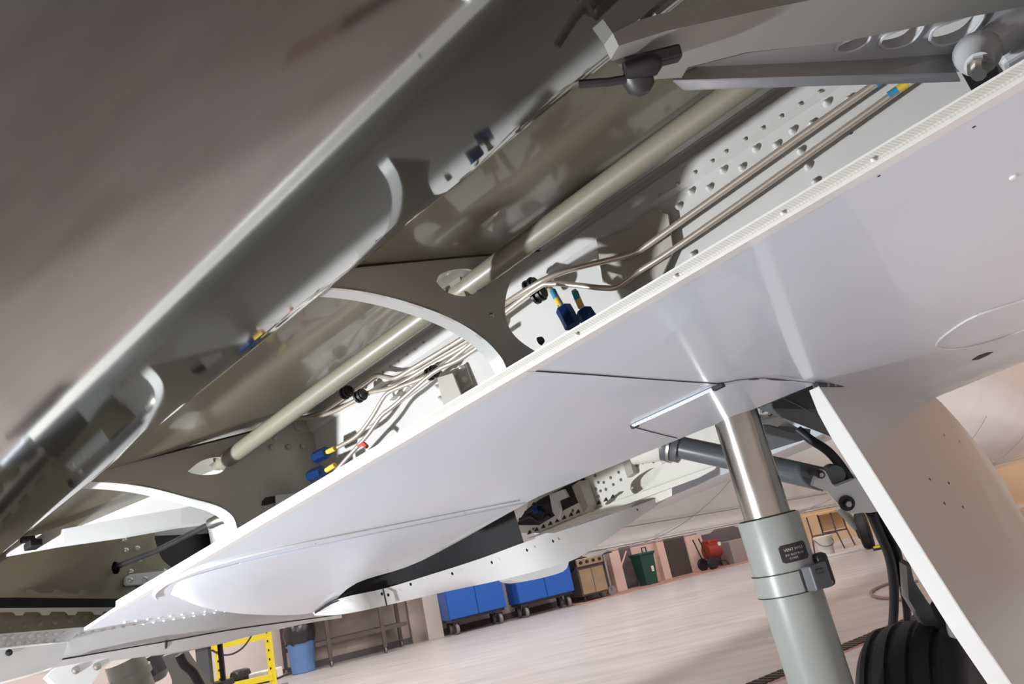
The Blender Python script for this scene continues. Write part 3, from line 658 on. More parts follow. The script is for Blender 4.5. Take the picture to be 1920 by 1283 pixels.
part('lug_opening', plate([[atu(x, y, US - 0.004) for x, y in [(1800, 132), (1866, 118), (1878, 150), (1826, 178)]]], E2 * 0.002), 'black')
# dark hinge fitting at the flap nose
HF = part('flap_fitting', rbox(atd(1222, 112, 0.555), 0.042, 0.014, 0.010, 0.002, (CR * 0.97 + CU * 0.24).normalized(), FW, (CU * 0.97 - CR * 0.24).normalized()), 'dark_metal', label='dark hinge fitting at the flap nose')
part('fitting_pin', lathe(atd(1172, 132, 0.55), (CR * 0.9 + CU * 0.2).normalized(), [(0, 0.006), (0.012, 0.009), (0.022, 0.008), (0.026, 0.004)], 10), 'dark_metal', True, parent=HF)
part('fitting_knuckle', lathe(atd(1198, 152, 0.56), (CR * 0.4 - CU).normalized(), [(-0.012, 0.007), (-0.004, 0.012), (0.006, 0.010), (0.010, 0.005)], 10), 'dark_metal', True, parent=HF)
part('fitting_rod', tube([atd(1085, 158, 0.56), atd(1140, 154, 0.558), atd(1190, 146, 0.556)], 0.0032, 8, False), 'dark_metal', True, parent=HF)

# wing root: side wall, beam, scalloped joint -------------------------------------------------
S3 = 1.60
big = sm2([(290, 1010), (293, 985), (320, 968), (370, 958), (430, 956), (470, 985), (440, 1040), (395, 1062), (340, 1070), (305, 1050), (290, 1012)])[:-1]
small = sm2([(209, 1064), (213, 1054), (221, 1055), (225, 1065), (222, 1075), (213, 1076), (209, 1066)])[:-1]
rw = part('root_wall', plate([[ats(x, y, S3) for x, y in [(-260, 1010), (-60, 930), (80, 870), (260, 830), (520, 760), (700, 800), (600, 1000), (420, 1120), (240, 1116), (0, 1112), (-260, 1100)]]] + [[ats(x, y, S3) for x, y in big], [ats(x, y, S3) for x, y in small]], E1 * 0.004), 'enamel_olive_shade', label='olive side wall at the wing root')
part('wall_backing', plate([[ats(x, y, S3 + 0.025) for x, y in [(150, 940), (560, 900), (560, 1120), (150, 1120)]]], E1 * 0.004), 'black')
for x, y in [(237, 1032), (258, 1028), (262, 1050), (246, 1072), (245, 1086), (273, 1085), (233, 1012), (208, 940), (226, 930), (200, 922)]:
    dome('wall_rivet', ats(x, y, S3 - 0.0005), -E1, 'bright_metal', 0.0055, 0.005, rw)
br = part('wall_bracket', plate([[ats(x, y, S3 - 0.012) for x, y in [(237, 1082), (244, 1077), (330, 1068), (338, 1090), (240, 1097), (236, 1093)]]], E1 * 0.01), 'arm_grey')
for x, y in [(245, 1088), (273, 1086)]: dome('wall_rivet', ats(x, y, S3 - 0.0125), -E1, 'bright_metal', 0.0055, 0.005, br)
part('control_rod', tube([ats(216, 1064, S3 + 0.01), ats(300, 1030, 1.45), ats(410, 975, 1.25)], 0.0055, 10, False), 'dark_metal', True)
part('rod_end', tube([ats(395, 982, 1.27), ats(412, 974, 1.24), ats(438, 968, 1.22)], 0.010, 10, False), 'bright_metal', True)
part('flap_push_beam', loft([[ats(a, c, s), ats(a, d, s), ats(a, d, s) + E1 * 0.02, ats(a, c, s) + E1 * 0.02] for a, c, d, s in [(20, 1014, 1038, 1.50), (120, 992, 1020, 1.44), (240, 970, 1003, 1.38), (340, 953, 985, 1.33), (445, 932, 972, 1.28)]], True, True), 'bay_white', label='white push beam crossing the root bay')
part('beam_fitting', merge(rbox(ats(62, 1022, 1.46), 0.03, 0.02, 0.012, 0.002, E1, E2, E3), lathe(ats(52, 1012, 1.46), E2, [(-0.01, 0.006), (0.01, 0.006)], 10)), 'dark_metal')
# scalloped joint strips below the wall
def scallop(name, y0, y1, ph, up, material, s=1.58, n=6, x0=-60, x1=236):
    top, bot = [], []
    N = n * 12
    for k in range(N + 1):
        f = k / N; x = x0 + (x1 - x0) * f
        ph_ = (f * n + ph) % 1
        bumpv = 6.5 if 0.36 < ph_ < 0.64 else 6.5 * max(0, 1 - (min(abs(ph_ - 0.36), abs(ph_ - 0.64)) / 0.08))
        yb = y0 + (y1 - y0) * f
        if up: top.append((x, yb - bumpv)); bot.append((x, yb + 9))
        else: top.append((x, yb - 7)); bot.append((x, yb + bumpv))
    return part(name, plate([[ats(x, y, s) for x, y in top + bot[::-1]]], E1 * 0.003), material)
scallop('scalloped_strip', 1110, 1114, 0.1, True, 'enamel_olive_shade')
scallop('scalloped_strip', 1148, 1146, 0.55, False, 'enamel_grey')
part('root_gap', plate([[ats(x, y, 1.60) for x, y in [(-200, 1112), (240, 1114), (225, 1150), (-200, 1155)]]], E1 * 0.003), 'black')
rl_ = part('root_ledge', plate([[ats(x, y, 1.595) for x, y in [(-200, 1150), (215, 1146), (160, 1176), (0, 1190), (-200, 1206)]]], E1 * 0.003), 'enamel_olive_shade')
for k in range(6): dome('ledge_rivet', ats(20 + k * 28, 1176 - k * 3.2, 1.594), -E1, 'enamel_olive_shade', 0.006, 0.002, rl_)
# aft fillet strip with rivets, and the belly fairing
af = part('fillet_strip', plate([[ats(x, y, 1.57) for x, y in [(-200, 1204), (0, 1189), (158, 1176), (130, 1203), (0, 1212), (-200, 1226)]]], E1 * 0.003), 'white_paint')
for k in range(8):
    dome('strip_rivet', ats(8 + k * 16, 1196 - k * 1.2, 1.569), -E1, 'white_paint', 0.0045, 0.003, af)
    if k < 6: dome('strip_rivet', ats(16 + k * 18, 1208 - k * 1.4, 1.569), -E1, 'white_paint', 0.0045, 0.003, af)
bf = part('belly_fairing', plate([[ats(x, y, 1.56) for x, y in [(-200, 1236), (0, 1219), (126, 1205), (124, 1215), (116, 1238), (104, 1250), (60, 1264), (0, 1280), (-200, 1320)]]], E1 * 0.03), 'white_paint')
for x, y in [(17, 1224)]: dome('fairing_screw', ats(x, y, 1.559), -E1, 'dark_metal', 0.006, 0.002, bf)
bk = part('fairing_bracket', plate([[ats(x, y, 1.70) for x, y in [(104, 1252), (205, 1233), (205, 1242), (192, 1250), (178, 1275), (160, 1300), (95, 1320), (105, 1285), (88, 1268)]]], E1 * 0.02), 'white_paint')
for x, y in [(142, 1257), (182, 1250)]: dome('bracket_bolt', ats(x, y, 1.699), -E1, 'bright_metal', 0.008, 0.005, bk)

# wheel-well blister ----------------------------------------------------------------------------
K = [(320, 1113), (342, 1088), (450, 1056), (575, 1028), (700, 1001), (840, 973), (985, 943)]
B = [(320, 1115), (385, 1140), (480, 1153), (596, 1147), (668, 1094), (790, 1052), (985, 945)]
Bv = [0.25, 0.230, 0.218, 0.210, 0.212, 0.222, 0.248]
rows = []
for (kx, ky), (bx, by), bv in zip(sm2(K, 5), sm2(B, 5), [Bv[min(6, int(i / 5))] + (Bv[min(6, int(i / 5) + 1)] - Bv[min(6, int(i / 5))]) * (i % 5) / 5 for i in range(31)]):
    a, c = atv(kx, ky, VS - 0.0005), atv(bx, by, bv)
    row = []
    for k in range(11):
        f = k / 10
        p = a.lerp(c, f)
        d = (VS - bv)
        row.append(p - E3 * (0.30 * d * math.sin(PI * f)) )
    row.append(c + E3 * 0.012 + E1 * 0.006); row.append(c + E3 * 0.05 + E1 * 0.01)
    rows.append(row)
BL = part('gear_blister', loft(rows), 'blister_lit', True, label='smooth teardrop fairing round the wheel well')
rows = [[p for p in [a, a + E3 * 0.0015 - E2 * .0, a - E3 * 0.002]] for a in []]
part('blister_edge', tube([atv(x, y, VS - 0.001) for x, y in [(294, 1122), (291, 1113), (300, 1103), (320, 1090), (370, 1068), (450, 1046), (560, 1020), (700, 992), (840, 965), (975, 939)]], [0.0032] * 20 + [0.0024] * 10 + [0.0016] * 7, 8), 'white_paint', True)
part('blister_bead', tube([atv(x, y, VS - 0.0005) for x, y in K[2:]], 0.0022, 8), 'skin_grey', True)
for x, y in [(362, 1098), (445, 1060), (592, 1020), (715, 1003), (872, 962), (965, 940)]: dome('blister_screw', atv(x, y, VS - 0.001), -E3, 'seam_dark', 0.0016, 0.0006, skin)

# inboard rim of the well
rt = [(596, 1146), (640, 1122), (720, 1104), (800, 1080), (900, 1048), (990, 1015), (1080, 987), (1180, 953), (1254, 926)]
rb = [(604, 1152), (660, 1149), (740, 1132), (840, 1109), (930, 1090), (1010, 1070), (1082, 1047), (1170, 990), (1262, 928)]
rv = [0.209, 0.207, 0.206, 0.206, 0.207, 0.209, 0.212, 0.222, 0.238]
tp = [atv(x, y, v) for (x, y), v in zip(rt, rv)]
bt = [ats(x, y, inv(a)[0] + 0.02) for (x, y), a in zip(rb, tp)]
rows = [[a + E1 * 0.012, a, a.lerp(c, 0.5) - E1 * 0.004, c, c + E1 * 0.03 + E3 * 0.004, c + E1 * 0.05 + E3 * 0.03] for a, c in zip(smooth_path(tp, 4), smooth_path(bt, 4))]
RM = part('well_rim', loft(rows), 'white_paint', True, label='white inboard rim strip of the wheel well with screws')
for x, y in [(632, 1112 + 4), (678, 1110), (716, 1110), (728, 1112), (770, 1092), (848, 1072), (922, 1051), (988, 1028), (1037, 1011), (1195, 952)]:
    f = min(range(len(rt)), key=lambda i: abs(rt[i][0] - x)); s = inv(tp[f])[0]
    i0 = max(0, min(len(rt) - 2, [i for i in range(len(rt)) if rt[i][0] <= x][-1])); g_ = (x - rt[i0][0]) / (rt[i0 + 1][0] - rt[i0][0])
    s = inv(tp[i0].lerp(tp[i0 + 1], g_))[0]
    dome('rim_screw', ats(x, y + 4, s - 0.003), -E1, 'seam_dark', 0.0042, 0.001, RM)
part('rim_joint', tube([ats(718, 1105, inv(tp[2])[0] - 0.004), ats(721, 1118, inv(tp[2])[0] - 0.004), ats(725, 1136, inv(tp[2])[0] + 0.012)], 0.0022, 5), 'seam_dark', parent=RM)
# liner behind the rim, coloured dark for the shadow in the well
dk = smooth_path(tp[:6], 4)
part('well_shade_liner', loft([[p + E1 * 0.014 + E3 * h for h in (-0.004, 0.03, 0.08, 0.14, 0.2)] for p in dk], False), 'well_shade', True)
part('well_roof', plate([[wf(s, u, 0.44) for s, u in [(0.2, 1.0), (1.72, 0.98), (1.72, 2.2), (0.2, 2.2)]]], E3 * 0.004), 'well_white')
# white structure on the inboard wall
UW = 1.95
wp = part('well_panel', plate([[atu(x, y, UW) for x, y in [(936, 1000), (985, 965), (1000, 900), (1120, 820), (1330, 740), (1480, 700), (1420, 790), (1345, 876), (1310, 896), (1180, 945), (1040, 1000), (985, 1000)]], sm2([(1182, 918), (1184, 905), (1200, 890), (1222, 878), (1238, 879), (1232, 893), (1212, 912), (1192, 926), (1183, 922)])[:-1] and [atu(x, y, UW) for x, y in sm2([(1182, 918), (1184, 905), (1200, 890), (1222, 878), (1238, 879), (1232, 893), (1212, 912), (1192, 926), (1183, 922)])[:-1]], [atu(x, y, UW) for x, y in [(1134, 946), (1140, 938), (1162, 922), (1170, 921), (1160, 934), (1140, 947)]]], E2 * 0.006), 'well_white', label='white riveted wall of the wheel well')
part('well_backing', plate([[atu(x, y, UW + 0.05) for x, y in [(1110, 960), (1170, 860), (1260, 850), (1260, 930), (1180, 965)]]], E2 * 0.004), 'well_white')
for x, y in [(1116, 892), (1122, 905), (1132, 905), (1145, 896), (1160, 886), (1107, 916), (1117, 917), (1126, 921), (1136, 918), (1150, 909), (1164, 900), (1103, 926), (1112, 931), (1122, 931), (1108, 941), (1187, 866), (1196, 873), (1192, 882), (1205, 868), (1216, 864), (1225, 866), (962, 992), (970, 990), (1000, 992), (1074, 958)]:
    dome('well_rivet', atu(x, y, UW - 0.0005), -E2, 'castor_grey', 0.0048, 0.004, wp)
part('well_frame', plate([[atu(x, y, UW - 0.06) for x, y in [(1072, 912), (1086, 902), (1102, 950), (1096, 962), (1082, 938)]]], E2 * 0.05), 'enamel_grey')
part('well_frame', plate([[atu(x, y, UW - 0.03) for x, y in [(1168, 868), (1180, 860), (1188, 888), (1176, 896)]]], E2 * 0.03), 'enamel_grey')
part('well_hook', plate([[atu(x, y, UW - 0.08) for x, y in [(1030, 928), (1056, 918), (1064, 932), (1046, 940), (1050, 956), (1046, 975), (1036, 960)]]], E2 * 0.012), 'white_paint')
part('well_cavity', plate([[atu(x, y, UW - 0.004) for x, y in [(968, 985), (985, 958), (1010, 938), (1060, 912), (1096, 896), (1090, 940), (1060, 955), (1010, 985)]]], E2 * 0.003), 'well_shade')  # flat dark plate, shade of the recess put into its colour
for i, pts in enumerate([[(975, 975), (995, 968), (1012, 978), (1030, 966)], [(985, 962), (1010, 955), (1030, 948), (1040, 962)], [(1000, 945), (1020, 962), (1010, 980)]]):
    part('well_hose', tube([atu(x, y, UW - 0.05) for x, y in pts], 0.006, 8), 'hose_rubber', True)
part('well_valve', rbox(atu(1008, 955, UW - 0.06), 0.02, 0.03, 0.02, 0.003, E1, E2, E3), 'blue_anodised')
for k in range(13):
    x, y = 988 + k * 13, 1003 - k * 5.6
    part('sill_tab', plate([[atu(x, y, UW - 0.006), atu(x + 4, y - 8, UW - 0.006), atu(x + 7, y - 2, UW - 0.006)]], E2 * 0.005), 'seam_dark')
part('sill', plate([[atu(x, y, UW - 0.012) for x, y in [(988, 1010), (1160, 938), (1310, 884), (1345, 872), (1340, 880), (1310, 896), (1180, 944), (1090, 975), (1000, 1008)]]], E2 * 0.01), 'well_white')

# fuselage ---------------------------------------------------------------------------------------
PH = math.radians(42)
FD = V((math.sin(PH), math.cos(PH), 0)); FN = V((-FD.y, FD.x, 0))
FC = wf(1.66, 1.0, 0); FC.z = 0; FC = FC + FN * 0.72
FR = 1.30; FZ0 = 2.075
rows = []
for t, r, dz in [(-9, 0.5, 0.5), (-7, 0.95, 0.2), (-5, 1.2, 0.06), (-3.5, FR, 0.08), (-1, FR, 0.085), (1, FR, 0.08), (2.5, FR, 0.05), (5, FR, 0.0), (8, FR, -0.04), (10.5, FR * 0.98, -0.05), (12, 1.18, -0.08), (13.2, 0.9, -0.2), (14, 0.55, -0.36), (14.4, 0.15, -0.45)]:
    rows.append([FC + FD * t + FN * (r * math.cos(2 * PI * k / 72)) + V((0, 0, FZ0 + dz + r * math.sin(2 * PI * k / 72))) for k in range(72)])
FU = part('fuselage', loft(rows, True, True), 'fuselage', True, label='pale glossy fuselage underside')
def bel(t, a, dr=0.002):
    """point on the belly: t along the fuselage, a degrees round from straight down towards the camera side"""
    an = math.radians(-90 - a); r = FR + dr
    return FC + FD * t - FN * (r * math.sin(math.radians(a))) + V((0, 0, FZ0 + max(-0.045, min(0.08, 0.09 - 0.0185 * t)) - r * math.cos(math.radians(a))))
for t0, t1, a in [(1.5, 9, 8), (1.5, 9.5, 20), (0.5, 8, -3)]:
    part('belly_seam', tube([bel(t0 + (t1 - t0) * k / 12, a, 0.0) for k in range(13)], 0.002, 5, False), 'seam_light', parent=FU)
for t in (2.4, 4.2, 6.0, 7.8):
    part('belly_seam', tube([bel(t, a, 0.0) for a in range(-8, 50, 4)], 0.0015, 5, False), 'seam_light', parent=FU)
for t, a in ((2.1, 3), (3.2, 0), (3.6, 1)):
    part('drain_fairing', lathe(bel(t, a, -0.004), FD, [(-0.11, 0.002), (-0.06, 0.014), (0.02, 0.016), (0.08, 0.002)], 10), 'fuselage', True, parent=FU)
mast = [(949, 1081), (960, 1070), (995, 1063), (1062, 1050), (1066, 1056), (1056, 1072), (1012, 1085), (975, 1091), (956, 1088)]
part('belly_mast', plate([[atd(x, y, 2.75) for x, y in sm2(mast, 3)]], FN * 0.05), 'white_paint', label='white rounded belly mast')

# grey belly fillet under the root
def prj(x, y, z): return atd(x, y, z)
fl_t = [(-120, 1232), (60, 1208), (132, 1201), (230, 1187), (330, 1170), (430, 1153), (560, 1150), (640, 1150)]
fl_m = [(-120, 1262), (60, 1244), (132, 1233), (230, 1216), (330, 1199), (430, 1181), (560, 1163), (640, 1152)]
fl_b = [(-120, 1300), (60, 1268), (132, 1247), (230, 1236), (330, 1225), (430, 1204), (560, 1166), (640, 1153)]
rows = []
for (a, c, d) in zip(sm2(fl_t, 3), sm2(fl_m, 3), sm2(fl_b, 3)):
    a = (a[0], a[1] - 9)
    p0 = atv(a[0], a[1], VS + 0.001) if a[0] > 100 else ats(a[0], a[1], 1.585)
    s, u, v = inv(p0)
    p1 = ats(c[0], c[1], s + 0.14); p2 = ats(d[0], d[1], s + 0.34)
    rows.append([p0, p0.lerp(p1, 0.5) - E3 * 0.006, p1, p1.lerp(p2, 0.5) - E3 * 0.012, p2, p2 + E1 * 0.2 + E3 * 0.12])
BFI = part('root_fillet', loft(rows), 'belly_grey', True, label='grey wing root fillet')
part('fillet_seam', tube([r[2] - E3 * 0.001 for r in rows[4:]], 0.0014, 5, False), 'seam_dark', parent=BFI)
part('fillet_seam', tube([ats(312, 1203, inv(rows[12][2])[0] - 0.01), ats(311, 1214, inv(rows[12][2])[0] + 0.05), ats(306, 1227, inv(rows[12][4])[0] - 0.03)], 0.003, 5), 'seam_dark', parent=BFI)

# main landing gear ------------------------------------------------------------------------------
G0 = atd(1368, 745, 1.485); G1 = atd(1554, 1332, 1.335)
GA = (G1 - G0).normalized(); GL = (G1 - G0).length
def gpos(py):
    """distance down the leg at which its axis crosses the pixel row"""
    lo, hi = 0.0, GL
    for _ in range(40):
        mid = (lo + hi) / 2; q = G0 + GA * mid - CP; y = 641.5 - F_PX * q.dot(CU) / q.dot(FW)
        if y < py: lo = mid
        else: hi = mid
    return lo
tA, tB, tC = gpos(970), gpos(1072), gpos(1104)
view = (CP - (G0 + GA * tB)); view = (view - GA * view.dot(GA)).normalized(); side = GA.cross(view)
if side.dot(CR) < 0: side = -side
def gcyl(t, ang, r): a = math.radians(ang); return G0 + GA * t + (view * math.cos(a) + side * math.sin(a)) * r
GR = part('gear_cylinder', lathe(G0, GA, [(tA, 0.046), (tA, 0.0555), (tA + 0.004, 0.0565), (tB, 0.0565), (tB, 0.0545), (GL + 0.12, 0.0535), (GL + 0.14, 0.045)], 48), 'gear_grey', True, label='grey painted outer cylinder of the gear leg')
part('piston', lathe(G0, GA, [(-0.12, 0.0425), (tA + 0.01, 0.0425)], 48), 'chrome', True, label='polished chrome piston', parent=GR)
part('wiper_ring', lathe(G0, GA, [(tA - 0.002, 0.044), (tA - 0.002, 0.050), (tA + 0.0015, 0.0545), (tA + 0.0015, 0.044)], 40), 'seam_dark', True, parent=GR)
# clamp band: open sleeve with a bent end
band_rows = []
for k in range(29):
    a = -150 + k * (172 / 28.0)
    band_rows.append([gcyl(tB - 0.001, a, 0.0575), gcyl(tC + 0.004, a, 0.0575), gcyl(tC + 0.004, a, 0.0600), gcyl(tB - 0.001, a, 0.0600)])
part('clamp_band', loft(band_rows, True, True), 'gear_grey', True, parent=GR)
part('clamp_seam', tube([gcyl(tB - 0.002, a, 0.0598) for a in range(-95, 30, 6)], 0.0007, 5), 'seam_dark', parent=GR)
part('clamp_seam', tube([gcyl(tC + 0.005, a, 0.0590) for a in range(-95, 75, 6)], 0.0013, 5), 'seam_dark', parent=GR)
bm_ = gcyl((tB + tC) / 2, 48, 0.066)
n48 = (view * math.cos(math.radians(48)) + side * math.sin(math.radians(48)))
t48 = GA.cross(n48)
part('clamp_block', rbox(bm_, 0.045, abs(tC - tB) + 0.012, 0.022, 0.003, t48, GA, n48), 'gear_dark', parent=GR)
part('clamp_bolt', lathe(gcyl(tB + 0.006, 36, 0.070), side, [(0, 0.0045), (0.022, 0.0045)], 8), 'dark_metal', parent=GR)
dome('clamp_screw', gcyl(tC, 66, 0.076), n48, 'bright_metal', 0.004, 0.003, GR)
part('bracket_lug', rbox(gcyl((tB + tC) / 2 - 0.005, 82, 0.064), 0.03, abs(tC - tB) + 0.03, 0.022, 0.008, t48, GA, n48), 'dark_metal', parent=GR)
# placard
pt0, pt1, pa0, pa1 = gpos(1022), gpos(1054), 1, 56
def prow(t0, t1, a0, a1, r, n=10): return loft([[gcyl(t0, a0 + (a1 - a0) * k / n, r), gcyl(t1, a0 + (a1 - a0) * k / n, r)] for k in range(n + 1)])
rr = 0.0036; ar = math.degrees(rr / 0.057)
loop = []
for (ca, ct, st) in ((pa1 - ar, pt0 + rr, -90), (pa1 - ar, pt1 - rr, 0), (pa0 + ar, pt1 - rr, 90), (pa0 + ar, pt0 + rr, 180)):
    for k in range(5):
        an = math.radians(st + k * 22.5); loop.append((ca + math.cos(an) * ar, ct + math.sin(an) * rr))
NA = 12; rowsP = []
cols = []
for k in range(NA + 1):
    a = pa0 + (pa1 - pa0) * k / NA
    d = min(a - pa0, pa1 - a); ins = 0.0 if d >= ar else rr - math.sqrt(max(0, rr * rr - (rr - d / ar * rr) ** 2))
    cols.append([gcyl(pt0 + ins, a, 0.05685), gcyl(pt1 - ins, a, 0.05685), gcyl(pt1 - ins, a, 0.0572), gcyl(pt0 + ins, a, 0.0572)])
PL = part('placard', loft(cols, True, True), 'placard_black', True, label='black placard with white lettering', parent=GR)
def letters(txt, a_left, t_base, h):
    cu = bpy.data.curves.new('txt', 'FONT'); cu.body = txt; cu.size = 1.0; cu.resolution_u = 1; cu.space_character = 1.05
    to = bpy.data.objects.new('txt', cu); COL.objects.link(to)
    me = bpy.data.meshes.new_from_object(to.evaluated_get(bpy.context.evaluated_depsgraph_get()))
    COL.objects.unlink(to); bpy.data.objects.remove(to)
    bm = bmesh.new(); bm.from_mesh(me)
    for e_ in range(2):
        bmesh.ops.subdivide_edges(bm, edges=[e for e in bm.edges if abs(e.verts[0].co.x - e.verts[1].co.x) > 0.25], cuts=1)
    bmesh.ops.triangulate(bm, faces=bm.faces)
    bm.verts.index_update()
    sc_ = h / 0.72
    vv = [gcyl(t_base - v.co.y * sc_, a_left + math.degrees(v.co.x * sc_ / 0.0573), 0.05735) for v in bm.verts]
    ff = [tuple(v.index for v in f.verts) for f in bm.faces]; bm.free()
    part('lettering', (vv, ff), 'letter_white', parent=PL)
ph = pt1 - pt0
letters('VENT HOLE', 9, pt0 + ph * 0.38, ph * 0.16)
letters('DO NOT PLUG', 9, pt0 + ph * 0.64, ph * 0.12)
letters('COVER', 14, pt0 + ph * 0.84, ph * 0.12)

# retraction brace behind the leg
BRC = part('side_brace', tube([atd(1262, 836, 1.70), atd(1400, 866, 1.62), atd(1548, 900, 1.55)], 0.0245, 24, False), 'gear_dark', True, label='dark grey side brace')
bx_ = (atd(1548, 900, 1.55) - atd(1262, 836, 1.70)).normalized()
part('brace_collar', lathe(atd(1268, 838, 1.70) - bx_ * 0.03, bx_, [(0, 0.030), (0.004, 0.037), (0.020, 0.037), (0.024, 0.034), (0.040, 0.034), (0.044, 0.026)], 28), 'gear_dark', True, parent=BRC)
part('brace_ring', lathe(atd(1268, 838, 1.70) - bx_ * 0.012, bx_, [(0, 0.0385), (0.006, 0.0385), (0.006, 0.03)], 28), 'bright_metal', True, parent=BRC)
part('brace_mount', lathe(atd(1238, 832, 1.73) - bx_ * 0.05, bx_, [(0, 0.06), (0.03, 0.05), (0.06, 0.037)], 24), 'well_white', True, parent=BRC)
part('mount_highlight', tube([atd(1240, 868, 1.74), atd(1252, 862, 1.74)], 0.004, 6, False), 'well_white', parent=BRC)  # white bead painted in as a highlight by the brace mount
cv = [(1524, 912), (1532, 890), (1540, 882), (1548, 884), (1556, 900), (1566, 912), (1590, 904), (1612, 900), (1640, 930), (1652, 958), (1612, 962), (1592, 962), (1572, 946), (1552, 922)]
CL = part('clevis', plate([[atd(x, y, 1.50) for x, y in sm2(cv, 2)]], FW * 0.014), 'white_paint')
part('clevis_cheek', plate([[atd(x, y, 1.54) for x, y in [(1560, 884), (1590, 886), (1618, 896), (1630, 920), (1590, 930), (1562, 920)]]], FW * 0.012), 'white_paint', parent=CL)
part('clevis_pin', lathe(atd(1541, 891, 1.487), FW, [(0, 0.004), (0, 0.007), (0.008, 0.0085), (0.05, 0.0085)], 10), 'dark_metal', parent=CL)
part('pin_nut', lathe(atd(1541, 891, 1.485), FW, [(0, 0.002), (0, 0.0045), (0.004, 0.0045)], 6), 'bright_metal', parent=CL)
part('clevis_pin', lathe(atd(1592, 946, 1.485), FW, [(0, 0.004), (0, 0.0085), (0.007, 0.0085), (0.007, 0.0150), (0.014, 0.0150)], 14), 'dark_metal', parent=CL)
part('pin_nut', lathe(atd(1592, 946, 1.482), FW, [(0, 0.002), (0, 0.006), (0.004, 0.006)], 6), 'bright_metal', parent=CL)
part('rod_eye', lathe(atd(1562, 890, 1.53), FW, [(-0.012, 0.014), (-0.012, 0.020), (0.012, 0.020), (0.012, 0.014)], 18), 'gear_dark', True, parent=CL)
# panels above and behind the leg
part('well_gusset', plate([[atd(x, y, 1.78) for x, y in [(1400, 752), (1424, 760), (1462, 782), (1500, 805), (1500, 812), (1436, 795), (1405, 800)]]], FW * 0.01), 'well_white')
WG = bpy.data.objects['well_gusset']
for x, y in [(1429, 770), (1444, 777), (1422, 783)]: dome('gusset_rivet', atd(x, y, 1.779), -FW, 'castor_grey', 0.006, 0.006, WG)
part('well_strut', tube([atd(1418, 792, 1.76), atd(1462, 782, 1.70), atd(1480, 776, 1.66)], 0.005, 8, False), 'gear_dark', True)
dp = part('inner_panel', plate([[atd(x, y, z) for x, y, z in [(1422, 766, 1.60), (1524, 723, 1.53), (1531, 768, 1.52), (1560, 820, 1.52), (1510, 800, 1.56)]]], FW * 0.01), 'gear_dark')  # dark grey inner gear door
part('inner_panel', plate([[atd(x, y, z) for x, y, z in [(1430, 796, 1.80), (1520, 805, 1.74), (1518, 822, 1.74), (1440, 846, 1.82)]]], FW * 0.01), 'gear_dark')  # dark plate, shade under the leading edge root put into its colour
part('inner_door_crease', tube([atd(1464, 745, 1.555), atd(1500, 762, 1.54), atd(1530, 778, 1.515)], 0.0012, 5, False), 'castor_grey')
part('door_hose', tube([atd(1496, 806, 1.62), atd(1522, 826, 1.60), atd(1552, 846, 1.57), atd(1578, 876, 1.55), atd(1598, 908, 1.53)], 0.0095, 10), 'hose_rubber', True)

# gear door ------------------------------------------------------------------------------------
KD = 0.15
def atdoor(x, y, off=0.0):
    r = ray(x, y); a, c = r.dot(E1), r.dot(E3)
    return CP + r * ((HS + off - KD * VS) / (a - KD * c))
ledge = [(1533, 726), (1606, 840), (1640, 893), (1716, 1014), (1766, 1093), (1816, 1171), (1883, 1268), (1960, 1380)]
dpoly = sm2(ledge, 3) + [(2120, 1380), (2030, 1200), (1975, 1075), (1935, 1000), (1905, 945), (1884, 905), (1862, 872), (1835, 836), (1800, 793), (1765, 755), (1742, 735), (1720, 725)]
GD = part('gear_door', plate([[atdoor(x, y) for x, y in dpoly]], E1 * 0.01), 'door_grey', label='glossy grey main gear door hanging open')
le_ = smooth_path([atdoor(x, y) for x, y in ledge], 3)
wfl = [0.016, 0.024, 0.027] + [0.027] * (len(le_) - 3)
rows = [[p - E2 * 0.0015, p - E2 * 0.0015 + E1 * wfl[i], p + E1 * wfl[i] + E2 * 0.003, p + E2 * 0.003] for i, p in enumerate(le_)]
part('door_flange', loft(rows, True, True), 'white_paint', label='bright white turned edge of the door', parent=GD)
part('door_edge_bead', tube([p - E1 * 0.001 for p in le_], 0.0022, 6, False), 'white_paint', True, parent=GD)
part('door_hinge', tube([atdoor(1530, 722), atdoor(1720, 724)], 0.0045, 8, False), 'seam_dark', parent=GD)
for k in range(13): part('hinge_knuckle', lathe(atdoor(1546 + k * 14, 721.3 + k * 0.16), E2, [(0, 0.004), (0, 0.0052), (0.016, 0.0052), (0.016, 0.004)], 8), 'castor_grey', True, parent=GD)
for x, y in [(1744, 899), (1779, 906), (1771, 944), (1806, 951), (1770, 816), (1799, 828)]: dome('door_screw', atdoor(x, y, -0.0005), -E1, 'seam_dark', 0.0035, 0.001, GD)
# link and straps behind the door edge
part('torque_link', plate([[atd(x, y, 1.56) for x, y in [(1700, 1062), (1706, 1056), (1714, 1090), (1740, 1130), (1800, 1200), (1750, 1200), (1704, 1124)]]], FW * 0.03), 'gear_dark')
part('link_strap', plate([[atd(x, y, 1.47) for x, y in sm2([(1766, 1128), (1774, 1125), (1784, 1142), (1792, 1165), (1800, 1195), (1782, 1195), (1776, 1170), (1766, 1140)], 2)]], FW * 0.006), 'white_paint')
part('flange_opening', plate([[atd(x, y, 1.478) for x, y in sm2([(1746, 1135), (1752, 1127), (1768, 1125), (1800, 1160), (1812, 1192), (1780, 1192), (1752, 1155)], 2)]], FW * 0.004), 'black')
